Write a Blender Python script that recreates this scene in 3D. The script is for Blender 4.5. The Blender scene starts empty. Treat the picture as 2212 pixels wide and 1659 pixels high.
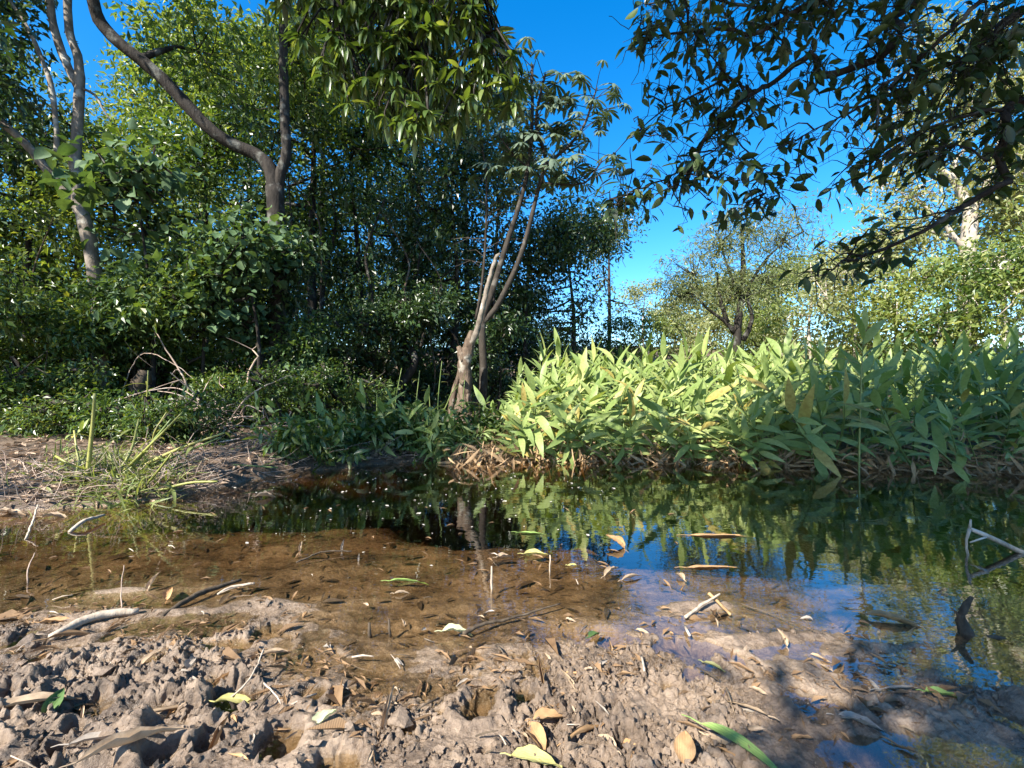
import bpy, math, random
import numpy as np
from mathutils import Vector, Matrix, Quaternion

# ------------------------------------------------------------------ scene, camera, light
scene = bpy.context.scene
R = math.radians
CAM_H = 0.90                       # eye height above the water (m)
FPX = 1013.0                       # focal length in pixels of a 2212 px wide frame (about 95 degrees across)
cam_data = bpy.data.cameras.new("camera")
cam_data.sensor_width = 36.0
cam_data.lens = 36.0 * FPX / 2212.0
cam_data.clip_start = 0.02
cam_data.clip_end = 500.0
cam = bpy.data.objects.new("camera", cam_data)
scene.collection.objects.link(cam)
cam.location = (0, 0, CAM_H)
cam.rotation_euler = (R(90), 0, 0)
scene.camera = cam

SUN_AZ = R(220.0)                  # compass bearing of the sun, +Y = 0, clockwise: behind and to the left
SUN_EL = R(41.0)
SUN_DIR = Vector((math.sin(SUN_AZ) * math.cos(SUN_EL), math.cos(SUN_AZ) * math.cos(SUN_EL), math.sin(SUN_EL)))
world = bpy.data.worlds.new("World")
scene.world = world
world.use_nodes = True
wn = world.node_tree
sky = wn.nodes.new("ShaderNodeTexSky")
sky.sky_type = 'NISHITA'
sky.sun_disc = False
sky.sun_elevation = SUN_EL
sky.sun_rotation = SUN_AZ
sky.air_density = 1.0
sky.dust_density = 0.5
sky.ozone_density = 4.0
bg = wn.nodes["Background"]
hsv = wn.nodes.new("ShaderNodeHueSaturation")
hsv.inputs["Saturation"].default_value = 1.38
wn.links.new(sky.outputs[0], hsv.inputs["Color"])
wn.links.new(hsv.outputs[0], bg.inputs[0])
bg.inputs[1].default_value = 0.114
sun_data = bpy.data.lights.new("sun", 'SUN')
sun_data.energy = 5.0
sun_data.angle = R(0.5)
sun_data.color = (1.0, 0.94, 0.84)
sun = bpy.data.objects.new("sun", sun_data)
scene.collection.objects.link(sun)
sun.rotation_euler = (-SUN_DIR).to_track_quat('-Z', 'Y').to_euler()
sun.location = (-6, -8, 12)
scene.view_settings.view_transform = 'Standard'
scene.view_settings.look = 'None'
scene.view_settings.exposure = 1.58
scene.view_settings.gamma = 1.0
scene.view_settings.use_curve_mapping = False
scene.render.engine = 'CYCLES'
cy = scene.cycles
cy.max_bounces = 6
cy.diffuse_bounces = 3
cy.glossy_bounces = 3
cy.transmission_bounces = 4
cy.transparent_max_bounces = 10
cy.caustics_reflective = False
cy.caustics_refractive = False
cy.use_denoising = True
cy.sample_clamp_indirect = 6.0

COL = scene.collection
rng = np.random.default_rng(7)
random.seed(7)


def spot(u, v, d):
    """A place in the world seen at (u, v) of the 2212 px wide photograph, d metres in front."""
    return np.array([(u - 1106.0) / FPX * d, d, CAM_H - (v - 829.5) / FPX * d])


def spots(path, d):
    if np.isscalar(d):
        d = [d] * len(path)
    return np.array([spot(p[0], p[1], dd) for p, dd in zip(path, d)])


# ------------------------------------------------------------------ mesh helpers
def raw_mesh(name, verts, faces, smooth=True):
    """Mesh from arrays; FACES one (M,k) array or a list of them."""
    verts = np.asarray(verts, dtype=np.float32).reshape(-1, 3)
    if isinstance(faces, np.ndarray):
        faces = [faces]
    me = bpy.data.meshes.new(name)
    me.vertices.add(len(verts))
    me.vertices.foreach_set("co", verts.ravel())
    loops = np.concatenate([f.ravel() for f in faces]).astype(np.int32)
    sizes = np.concatenate([np.full(len(f), f.shape[1]) for f in faces]).astype(np.int32)
    me.loops.add(len(loops))
    me.loops.foreach_set("vertex_index", loops)
    me.polygons.add(len(sizes))
    starts = np.concatenate([[0], np.cumsum(sizes)[:-1]]).astype(np.int32)
    me.polygons.foreach_set("loop_start", starts)
    me.polygons.foreach_set("loop_total", sizes)
    me.polygons.foreach_set("use_smooth", np.full(len(sizes), smooth))
    me.update(calc_edges=True)
    return me


def obj(name, me, mat=None, parent=None):
    o = bpy.data.objects.new(name, me)
    COL.objects.link(o)
    if mat is not None and me is not None and len(me.materials) == 0:
        me.materials.append(mat)
    if parent is not None:
        o.parent = parent
    return o


def tag(o, label, cat, group=None, kind=None):
    if label:
        o["label"] = label
    if cat:
        o["category"] = cat
    if group:
        o["group"] = group
    if kind:
        o["kind"] = kind
    return o


def empty(name, loc, label, cat, group=None):
    o = bpy.data.objects.new(name, None)
    COL.objects.link(o)
    o.empty_display_size = 0.1
    o.location = loc
    return tag(o, label, cat, group)


def unit(a):
    a = np.asarray(a, dtype=float)
    n = np.linalg.norm(a, axis=-1, keepdims=True)
    return a / np.maximum(n, 1e-9)


def smooth_path(pts, radii, step):
    """Catmull-Rom through PTS, resampled about every STEP metres."""
    pts = np.asarray(pts, float)
    radii = np.asarray(radii, float)
    if len(pts) == 2:
        pts = np.array([pts[0], (pts[0] + pts[1]) / 2, pts[1]])
        radii = np.array([radii[0], (radii[0] + radii[1]) / 2, radii[1]])
    P = np.vstack([2 * pts[0] - pts[1], pts, 2 * pts[-1] - pts[-2]])
    out, rad = [], []
    for i in range(len(pts) - 1):
        p0, p1, p2, p3 = P[i], P[i + 1], P[i + 2], P[i + 3]
        n = max(1, int(np.linalg.norm(p2 - p1) / step))
        for k in range(n):
            t = k / n
            out.append(0.5 * ((2 * p1) + (-p0 + p2) * t + (2 * p0 - 5 * p1 + 4 * p2 - p3) * t * t + (-p0 + 3 * p1 - 3 * p2 + p3) * t ** 3))
            rad.append(radii[i] * (1 - t) + radii[i + 1] * t)
    out.append(pts[-1])
    rad.append(radii[-1])
    return np.array(out), np.array(rad)


class Tubes:
    """Collects tapered tubes into one mesh."""
    def __init__(self):
        self.v, self.f, self.n = [], [], 0

    def add(self, pts, radii, sides=8, step=0.15, rough=0.0, wob=0.0, cap=True):
        if np.isscalar(radii):
            radii = [radii] * len(pts)
        p, r = smooth_path(pts, radii, step)
        if wob:
            j = rng.normal(0, wob, p.shape)
            j[0] = j[-1] = 0
            p = p + j
        t = unit(np.gradient(p, axis=0))
        ref = np.array([0.31, 0.17, 0.93]) if abs(t[0][2]) < 0.9 else np.array([1.0, 0.1, 0.05])
        a = unit(np.cross(t, ref))
        b = np.cross(t, a)
        ang = np.linspace(0, 2 * math.pi, sides, endpoint=False)
        rr = r[:, None] * np.ones(sides)[None, :]
        if rough:
            k = rng.normal(0, 1, rr.shape)
            k = (k + np.roll(k, 1, 0) + np.roll(k, 1, 1)) / 1.7
            rr = rr * (1 + rough * k)
        ring = p[:, None, :] + rr[:, :, None] * (np.cos(ang)[None, :, None] * a[:, None, :] + np.sin(ang)[None, :, None] * b[:, None, :])
        m = len(p)
        idx = np.arange(m * sides).reshape(m, sides) + self.n
        q = np.stack([idx[:-1], np.roll(idx[:-1], -1, 1), np.roll(idx[1:], -1, 1), idx[1:]], -1).reshape(-1, 4)
        V = ring.reshape(-1, 3)
        self.f.append(q)
        if cap:
            V = np.vstack([V, p[0], p[-1]])
            c0, c1 = self.n + m * sides, self.n + m * sides + 1
            for row, c, s in ((idx[0], c0, 1), (idx[-1], c1, -1)):
                nx = np.roll(row, -s)
                self.f.append(np.stack([nx, row, np.full(sides, c)], -1))
        self.v.append(V)
        self.n += len(V)

    def mesh(self, name, origin=(0, 0, 0)):
        v = np.vstack(self.v) - np.asarray(origin)
        return raw_mesh(name, v, self.f)


def leaf_arrays(pos, axis, nrm, L, W, fold=0.22, droop=0.15, rich=False):
    """One folded leaf per row. RICH: a pointed oval of ten faces, else a lozenge of two."""
    pos, axis, nrm = np.asarray(pos), unit(axis), unit(nrm)
    side = unit(np.cross(axis, nrm))
    n = np.cross(side, axis)
    L = np.asarray(L)[:, None]
    W = np.asarray(W)[:, None]
    N = len(pos)
    if not rich:
        v = np.stack([pos,
                      pos + axis * L * 0.42 + side * W * 0.5 + n * W * fold,
                      pos + axis * L - n * L * droop,
                      pos + axis * L * 0.42 - side * W * 0.5 + n * W * fold], 1)
        b = np.arange(N)[:, None] * 4
        f = np.concatenate([b + np.array([[0, 3, 2]]), b + np.array([[0, 2, 1]])])
        return v.reshape(-1, 3), f

    def at(t, w, lift):
        return pos + axis * L * t + side * W * 0.5 * w + n * (W * lift - L * droop * t * t)
    v = np.stack([at(0, 0, 0), at(.22, .72, fold * .7), at(.22, 0, 0), at(.22, -.72, fold * .7),
                  at(.5, 1, fold), at(.5, 0, 0), at(.5, -1, fold),
                  at(.78, .62, fold * .6), at(.78, 0, 0), at(.78, -.62, fold * .6), at(1, 0, 0)], 1)
    b = np.arange(N)[:, None] * 11
    tri = np.concatenate([b + np.array([[*t]]) for t in ((0, 2, 1), (0, 3, 2), (7, 8, 10), (8, 9, 10))])
    quad = np.concatenate([b + np.array([[*t]]) for t in ((1, 2, 5, 4), (2, 3, 6, 5), (4, 5, 8, 7), (5, 6, 9, 8))])
    return v.reshape(-1, 3), [tri, quad]


def strip_leaf(name, L, W, bend=0.6, fold=0.25, twist=0.0, n=8, shape=0.45, curl=0.0, notch=0.0, seed=0):
    """A single long leaf along +Y, face up +Z: BEND droops it, CURL rolls its edges up, TWIST winds it."""
    r = np.random.default_rng(seed)
    t = np.linspace(0, 1, n + 1)
    ang = -bend * t
    dy = np.cos(ang) * L / n
    dz = np.sin(ang) * L / n
    y = np.concatenate([[0], np.cumsum(dy[:-1])])
    z = np.concatenate([[0], np.cumsum(dz[:-1])])
    w = W * 0.5 * (np.sin(math.pi * t ** shape) ** 0.85 if shape < 1 else np.sin(math.pi * t))
    w = np.maximum(w, W * 0.02)
    cols = (-1.0, -0.55, 0.0, 0.55, 1.0) if curl else (-1.0, 0.0, 1.0)
    V = []
    for c in cols:
        wav = r.normal(0, notch, n + 1) * W if notch else 0
        a = curl * abs(c)
        xs = w * c * (math.cos(a) if curl else 1)
        zs = w * abs(c) * (fold + (math.sin(a) if curl else 0)) + wav
        tw = twist * t
        V.append(np.stack([xs * np.cos(tw) - zs * np.sin(tw), y, z + xs * np.sin(tw) + zs * np.cos(tw)], -1))
    V = np.stack(V, 1)
    m = len(cols)
    idx = np.arange((n + 1) * m).reshape(n + 1, m)
    q = np.stack([idx[:-1, :-1], idx[:-1, 1:], idx[1:, 1:], idx[1:, :-1]], -1).reshape(-1, 4)
    return raw_mesh(name, V.reshape(-1, 3), q)


# ------------------------------------------------------------------ noise
def _hash(ix, iy, seed):
    h = (ix.astype(np.int64) * 374761393 + iy.astype(np.int64) * 668265263 + seed * 974711) & 0xffffffff
    h = ((h ^ (h >> 13)) * 1274126177) & 0xffffffff
    h = ((h ^ (h >> 16)) * 2246822519) & 0xffffffff
    return (h ^ (h >> 15)) / 4294967296.0


def perlin(x, y, seed=0):
    ix, iy = np.floor(x), np.floor(y)
    fx, fy = x - ix, y - iy
    u = fx * fx * fx * (fx * (fx * 6 - 15) + 10)
    v = fy * fy * fy * (fy * (fy * 6 - 15) + 10)

    def g(ox, oy):
        a = _hash(ix + ox, iy + oy, seed) * 2 * math.pi
        return np.cos(a) * (fx - ox) + np.sin(a) * (fy - oy)
    a = g(0, 0) * (1 - u) + g(1, 0) * u
    b = g(0, 1) * (1 - u) + g(1, 1) * u
    return (a * (1 - v) + b * v) * 1.5


def sstep(a, b, x):
    t = np.clip((x - a) / (b - a), 0, 1)
    return t * t * (3 - 2 * t)


# ------------------------------------------------------------------ the lie of the land
NEAR_X = [-9, -4, -2.6, -2.1, -1.5, -.93, -.72, -.34, -.18, .1, .36, .6, .9, 1.17, 1.44, 2.2, 3.5, 9]
NEAR_Y = [1.0, 1.45, 1.68, 1.85, 1.78, 1.86, 1.60, 1.46, 1.56, 1.68, 1.78, 1.70, 1.62, 1.58, 1.54, 1.45, 1.2, .4]
FAR_X = [-14, -6, -4.2, -3.4, -2.7, -2.35, -1.6, -.8, 0, 1, 2, 3, 4, 5, 7, 10, 16]
FAR_Y = [1.4, 2.3, 3.0, 3.35, 3.65, 4.7, 5.25, 5.6, 5.85, 5.9, 5.8, 5.6, 5.3, 5.05, 4.9, 4.7, 4.4]
_pits = [(random.uniform(-2.3, 1.5), random.uniform(0.9, 1.75), random.uniform(.018, .06), random.uniform(.012, .04)) for _ in range(230)]


def height(x, y):
    x = np.asarray(x, float)
    y = np.asarray(y, float)
    wig = 0.10 * perlin(x * 1.3, y * 1.3, 3) + 0.06 * perlin(x * 4.1, y * 4.1, 4)
    s = y - np.interp(x, NEAR_X, NEAR_Y) + .18 + wig
    t = np.interp(x, FAR_X, FAR_Y) - y + wig * 1.2
    near = np.where(s < 0, 0.004 + 0.075 * (1 - np.exp(np.minimum(s, 0) / 0.9)), 0.004 - 0.05 * np.minimum(s, 1.6) - 0.60 * sstep(np.interp(x, [-.6, .6], [1.35, .75]), np.interp(x, [-.6, .6], [3.0, 2.3]), s))
    far = np.where(t > 0, -0.75 * sstep(-.1, 1.5, t), 0.02 + 0.22 * (1 - np.exp(np.minimum(t, 0) / 0.7)) + 0.02 * np.clip(-t, 0, 30))
    z = np.maximum(near, far)
    z = z + 0.03 * perlin(x * .9, y * .9, 5) * sstep(2.5, 5, y) + 0.25 * perlin(x * .12, y * .12, 6) * sstep(9, 20, y) + 2.3 * sstep(9.5, 27, y)
    # trampled, clodded mud at the near bank, flatter towards the right
    smooth_r = 1 - 0.62 * sstep(.45, .95, x)
    amp = (sstep(0.20, -0.12, s) * .85 + .15 * sstep(.6, .1, s)) * smooth_r
    xw = x + .022 * perlin(x * 13, y * 13, 21)
    yw = y + .022 * perlin(x * 13, y * 13, 22)
    b1 = np.abs(perlin(xw * 11, yw * 11, 11))
    b2 = np.abs(perlin(xw * 27 + 3, yw * 27, 12))
    b3 = np.abs(perlin(xw * 58, yw * 58 + 5, 13))
    b4 = np.abs(perlin(x * 96, y * 96, 14))
    r2 = .22 - np.abs(perlin(xw * 46, yw * 46, 26))
    gate = sstep(-.32, .22, perlin(x * 2.4, y * 2.4, 23) + .35 * perlin(x * 7, y * 7, 27))
    z = z + amp * (0.012 * (b1 - .25) + (0.16 + .84 * gate) * (0.016 * (b2 - .25) + 0.024 * r2 + 0.020 * (b3 - .25) + 0.015 * (.22 - b4) + 0.012 * perlin(x * 66, y * 66, 25)))
    z = z + sstep(.8, -.1, s) * 0.012 * perlin(x * 6, y * 6, 15)
    sub = sstep(-.1, .2, s) * sstep(2.6, 1.4, s)
    z = z + sub * (0.010 * perlin(x * 5, y * 9, 16) + 0.006 * perlin(x * 17, y * 26, 17) + 0.012 * perlin(x * 2.2, y * 3.5, 18))
    # low mud tongues that just break the surface
    for cx, cy_, rx, ry, h in ((-1.25, 1.86, .40, .05, .022), (-1.7, 2.05, .4, .04, .016), (-.62, 1.98, .2, .04, .018), (.75, 1.90, .20, .04, .022), (.95, 1.66, .25, .035, .022), (1.25, 1.60, .2, .03, .02), (1.75, 1.35, .4, .05, .05)):
        z = z + h * np.exp(-((x - cx) / rx) ** 2 - ((y - cy_ - .12 * (x - cx)) / ry) ** 2)
    # puddles at the right
    for cx, cy_, rx, ry, h in ((.98, 1.08, .22, .11, .10), (1.55, 1.12, .2, .09, .10), (.30, 1.70, .09, .045, .04), (.62, 1.60, .12, .04, .04), (1.75, 1.5, .3, .1, .06)):
        z = z - h * np.exp(-((x - cx) / rx) ** 2 - ((y - cy_) / ry) ** 2)
    m = (y < 2.0) & (np.abs(x) < 2.6)
    if np.any(m):
        xm, ym, zm = x[m], y[m], np.zeros(int(np.sum(m)))
        for px, py, pr, pd in _pits:
            k = (np.abs(xm - px) < pr * 3) & (np.abs(ym - py) < pr * 3)
            if not np.any(k):
                continue
            d = np.hypot(xm[k] - px, ym[k] - py) / pr
            zm[k] += -pd * 1.25 * np.exp(-d ** 4) + 0.40 * pd * np.exp(-((d - 1.5) / .4) ** 2)
        z = z.copy()
        z[m] += zm * np.clip(amp[m], 0, 1)
    return z


def gz(x, y):
    return float(height(np.array([x]), np.array([y]))[0])


# ------------------------------------------------------------------ materials
def new_mat(name):
    m = bpy.data.materials.new(name)
    m.use_nodes = True
    nt = m.node_tree
    for n in list(nt.nodes):
        nt.nodes.remove(n)
    out = nt.nodes.new("ShaderNodeOutputMaterial")
    return m, nt, out


def N(nt, kind, **inp):
    n = nt.nodes.new(kind)
    for k, v in inp.items():
        key = k.replace("_", " ")
        if key in n.inputs:
            n.inputs[key].default_value = v
        else:
            setattr(n, k, v)
    return n


def ramp(nt, stops):
    r = nt.nodes.new("ShaderNodeValToRGB")
    el = r.color_ramp.elements
    while len(el) < len(stops):
        el.new(0.5)
    for e, (p, c) in zip(el, stops):
        e.position = p
        e.color = (*c, 1)
    return r


def leaf_mat(name, c1, c2, c3=None, trans=0.35, tcol=None, rough=0.42, spec=0.45, spots_c=None):
    """Leaves: each loose leaf (or leaf object) takes its own shade between C1 and C2; light comes through."""
    m, nt, out = new_mat(name)
    geo = nt.nodes.new("ShaderNodeNewGeometry")
    info = nt.nodes.new("ShaderNodeObjectInfo")
    add = N(nt, "ShaderNodeMath", operation='ADD')
    nt.links.new(geo.outputs["Random Per Island"], add.inputs[0])
    nt.links.new(info.outputs["Random"], add.inputs[1])
    fr = N(nt, "ShaderNodeMath", operation='FRACT')
    nt.links.new(add.outputs[0], fr.inputs[0])
    stops = [(0.0, c1), (0.8, c2)] + ([(1.0, c3)] if c3 else [])
    rp = ramp(nt, stops)
    nt.links.new(fr.outputs[0], rp.inputs[0])
    tex = nt.nodes.new("ShaderNodeTexCoord")
    noi = N(nt, "ShaderNodeTexNoise", Scale=26.0, Detail=3.0)
    nt.links.new(tex.outputs["Object"], noi.inputs["Vector"])
    mul = nt.nodes.new("ShaderNodeMix")
    mul.data_type = 'RGBA'
    mul.blend_type = 'MULTIPLY'
    mul.inputs["Factor"].default_value = 0.6
    r2 = ramp(nt, [(0.3, spots_c or (0.6, 0.6, 0.55)), (0.6, (1, 1, 1))])
    nt.links.new(noi.outputs["Fac"], r2.inputs[0])
    nt.links.new(rp.outputs[0], mul.inputs["A"])
    nt.links.new(r2.outputs[0], mul.inputs["B"])
    p = nt.nodes.new("ShaderNodeBsdfPrincipled")
    p.inputs["Roughness"].default_value = rough
    p.inputs["Specular IOR Level"].default_value = spec
    nt.links.new(mul.outputs["Result"], p.inputs["Base Color"])
    tr = nt.nodes.new("ShaderNodeBsdfTranslucent")
    tm = nt.nodes.new("ShaderNodeMix")
    tm.data_type = 'RGBA'
    tm.blend_type = 'MULTIPLY'
    tm.inputs["Factor"].default_value = 1.0
    tm.inputs["B"].default_value = (*(tcol or (1.9, 1.7, 0.6)), 1)
    nt.links.new(mul.outputs["Result"], tm.inputs["A"])
    nt.links.new(tm.outputs["Result"], tr.inputs["Color"])
    mx = nt.nodes.new("ShaderNodeMixShader")
    mx.inputs[0].default_value = trans
    nt.links.new(p.outputs[0], mx.inputs[1])
    nt.links.new(tr.outputs[0], mx.inputs[2])
    nt.links.new(mx.outputs[0], out.inputs[0])
    return m


def bark_mat(name, c1, c2, c3, scale=6.0, stretch=4.0, bump=0.5, rough=0.85):
    m, nt, out = new_mat(name)
    tex = nt.nodes.new("ShaderNodeTexCoord")
    mp = nt.nodes.new("ShaderNodeMapping")
    mp.inputs["Scale"].default_value = (scale, scale, scale / stretch)
    nt.links.new(tex.outputs["Object"], mp.inputs[0])
    n1 = N(nt, "ShaderNodeTexNoise", Scale=1.6, Detail=8.0, Roughness=0.65)
    nt.links.new(mp.outputs[0], n1.inputs["Vector"])
    n2 = N(nt, "ShaderNodeTexNoise", Scale=5.0, Detail=5.0)
    nt.links.new(tex.outputs["Object"], n2.inputs["Vector"])
    r1 = ramp(nt, [(0.32, c1), (0.62, c2)])
    nt.links.new(n1.outputs["Fac"], r1.inputs[0])
    r2 = ramp(nt, [(0.56, (0, 0, 0)), (0.66, (1, 1, 1))])
    nt.links.new(n2.outputs["Fac"], r2.inputs[0])
    mx = nt.nodes.new("ShaderNodeMix")
    mx.data_type = 'RGBA'
    nt.links.new(r2.outputs[0], mx.inputs["Factor"])
    nt.links.new(r1.outputs[0], mx.inputs["A"])
    mx.inputs["B"].default_value = (*c3, 1)
    p = nt.nodes.new("ShaderNodeBsdfPrincipled")
    p.inputs["Roughness"].default_value = rough
    p.inputs["Specular IOR Level"].default_value = 0.25
    nt.links.new(mx.outputs["Result"], p.inputs["Base Color"])
    b = N(nt, "ShaderNodeBump", Strength=bump, Distance=0.03)
    nt.links.new(n1.outputs["Fac"], b.inputs["Height"])
    nt.links.new(b.outputs[0], p.inputs["Normal"])
    nt.links.new(p.outputs[0], out.inputs[0])
    return m


def dry_mat(name, c1, c2, rough=0.7, trans=0.15, vein=60.0):
    m, nt, out = new_mat(name)
    tex = nt.nodes.new("ShaderNodeTexCoord")
    geo = nt.nodes.new("ShaderNodeNewGeometry")
    noi = N(nt, "ShaderNodeTexNoise", Scale=22.0, Detail=6.0, Roughness=0.7)
    nt.links.new(tex.outputs["Object"], noi.inputs["Vector"])
    ad = N(nt, "ShaderNodeMath", operation='MULTIPLY_ADD')
    nt.links.new(geo.outputs["Random Per Island"], ad.inputs[0])
    ad.inputs[1].default_value = 0.35
    nt.links.new(noi.outputs["Fac"], ad.inputs[2])
    rp = ramp(nt, [(0.35, c1), (0.85, c2)])
    nt.links.new(ad.outputs[0], rp.inputs[0])
    p = nt.nodes.new("ShaderNodeBsdfPrincipled")
    p.inputs["Roughness"].default_value = rough
    p.inputs["Specular IOR Level"].default_value = 0.3
    nt.links.new(rp.outputs[0], p.inputs["Base Color"])
    wv = N(nt, "ShaderNodeTexWave", Scale=vein, Distortion=3.0)
    nt.links.new(tex.outputs["Object"], wv.inputs["Vector"])
    b = N(nt, "ShaderNodeBump", Strength=0.25, Distance=0.002)
    nt.links.new(wv.outputs["Fac"], b.inputs["Height"])
    nt.links.new(b.outputs[0], p.inputs["Normal"])
    tr = nt.nodes.new("ShaderNodeBsdfTranslucent")
    nt.links.new(rp.outputs[0], tr.inputs["Color"])
    mx = nt.nodes.new("ShaderNodeMixShader")
    mx.inputs[0].default_value = trans
    nt.links.new(p.outputs[0], mx.inputs[1])
    nt.links.new(tr.outputs[0], mx.inputs[2])
    nt.links.new(mx.outputs[0], out.inputs[0])
    return m


M = {}
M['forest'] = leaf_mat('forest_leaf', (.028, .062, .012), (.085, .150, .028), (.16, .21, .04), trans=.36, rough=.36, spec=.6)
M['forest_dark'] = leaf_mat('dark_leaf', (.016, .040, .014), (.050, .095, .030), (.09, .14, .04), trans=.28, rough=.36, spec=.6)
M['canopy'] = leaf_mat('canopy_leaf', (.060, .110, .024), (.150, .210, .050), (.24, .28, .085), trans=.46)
M['under'] = leaf_mat('understorey_leaf', (.050, .100, .024), (.120, .185, .042), (.19, .21, .045), trans=.33, rough=.36, spec=.6)
M['broad'] = leaf_mat('broad_leaf', (.045, .095, .040), (.100, .165, .072), trans=.26, rough=.6, spec=.28)
M['ginger'] = leaf_mat('ginger_leaf', (.170, .240, .070), (.325, .390, .140), (.45, .47, .18), trans=.33, tcol=(1.3, 1.3, .5), rough=.45, spec=.35, spots_c=(.62, .70, .48))
M['ginger_yellow'] = leaf_mat('yellowing_ginger_leaf', (.34, .30, .07), (.50, .40, .13), trans=.34, tcol=(1.2, 1.1, .5), rough=.5, spec=.35, spots_c=(.5, .38, .22))
M['ginger_pale'] = leaf_mat('pale_ginger_leaf', (.17, .22, .07), (.27, .29, .10), trans=.34, tcol=(1.3, 1.3, .6), rough=.45, spec=.4)
M['stalk'] = leaf_mat('green_stalk', (.10, .16, .04), (.19, .24, .07), trans=.1, rough=.4)
M['yellow_stalk'] = leaf_mat('yellow_stalk', (.26, .27, .06), (.36, .34, .10), trans=.1, rough=.45)
M['hang'] = leaf_mat('hanging_leaf', (.034, .070, .016), (.095, .150, .036), (.22, .27, .085), trans=.32, rough=.33, spec=.6)
M['over'] = leaf_mat('overhead_leaf', (.022, .045, .018), (.050, .085, .030), (.08, .12, .035), trans=.3, rough=.4)
M['cecropia'] = leaf_mat('palmate_leaf', (.060, .095, .062), (.130, .175, .115), trans=.2, rough=.5, spec=.4)
M['willow'] = leaf_mat('narrow_leaf', (.120, .160, .070), (.230, .260, .130), trans=.38)
M['sunwashed'] = leaf_mat('sunwashed_leaf', (.170, .210, .085), (.310, .330, .160), (.38, .38, .20), trans=.42)  # pale colour stands in for sun-washed haze over the far trees
M['bright'] = leaf_mat('sunwashed_green_leaf', (.130, .185, .045), (.250, .300, .090), (.33, .34, .12), trans=.4)  # leaf colour brightened to stand in for the sun's wash on the slope
M['bark_dark'] = bark_mat('dark_bark', (.008, .006, .005), (.034, .028, .022), (.11, .11, .095), 8, 3, .8)  # dark bark, deepened further in place of the shade on the limbs
M['bark_pale'] = bark_mat('pale_bark', (.075, .060, .045), (.23, .195, .155), (.36, .34, .29), 6, 2, .7)
M['bark_brown'] = bark_mat('brown_bark', (.040, .028, .019), (.16, .115, .080), (.30, .27, .22), 9, 5, 1.0)
M['bark_grey'] = bark_mat('grey_bark', (.018, .014, .011), (.050, .041, .032), (.10, .09, .075), 9, 4, .5)
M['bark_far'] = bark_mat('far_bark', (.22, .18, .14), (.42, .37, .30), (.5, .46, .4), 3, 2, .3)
M['twig'] = bark_mat('dry_twig', (.22, .155, .12), (.42, .32, .25), (.5, .42, .34), 20, 3, .2)
M['twig_dark'] = bark_mat('wet_twig', (.035, .026, .018), (.10, .075, .05), (.14, .11, .08), 20, 3, .3)
M['stick'] = bark_mat('weathered_stick', (.28, .22, .16), (.48, .40, .31), (.55, .48, .40), 25, 6, .3)
M['tan'] = dry_mat('tan_dry_leaf', (.13, .085, .05), (.48, .36, .24))
M['orange'] = dry_mat('orange_dry_leaf', (.17, .09, .04), (.50, .31, .15))
M['brown'] = dry_mat('brown_dry_leaf', (.12, .07, .035), (.27, .17, .09))
M['grey'] = dry_mat('grey_dry_leaf', (.12, .095, .075), (.40, .35, .29))
M['yellow'] = dry_mat('yellow_leaf', (.26, .22, .06), (.60, .56, .22), trans=.25)
M['green'] = dry_mat('green_fallen_leaf', (.16, .26, .06), (.30, .42, .12), rough=.4, trans=.2)
M['dkgreen'] = dry_mat('dark_green_fallen_leaf', (.05, .10, .03), (.10, .17, .05), rough=.4)
M['pale'] = dry_mat('pale_green_fallen_leaf', (.36, .40, .20), (.60, .60, .38), rough=.5)
M['sunk'] = dry_mat('sunken_dark_leaf', (.020, .014, .008), (.085, .055, .028), rough=.5, trans=0)
M['litter'] = dry_mat('bank_litter_leaf', (.16, .10, .065), (.44, .32, .22))
M['fleck'] = dry_mat('floating_fleck', (.35, .31, .25), (.62, .58, .50))
M['straw'] = dry_mat('withered_leaf', (.20, .125, .065), (.46, .31, .17), trans=.25)


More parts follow.
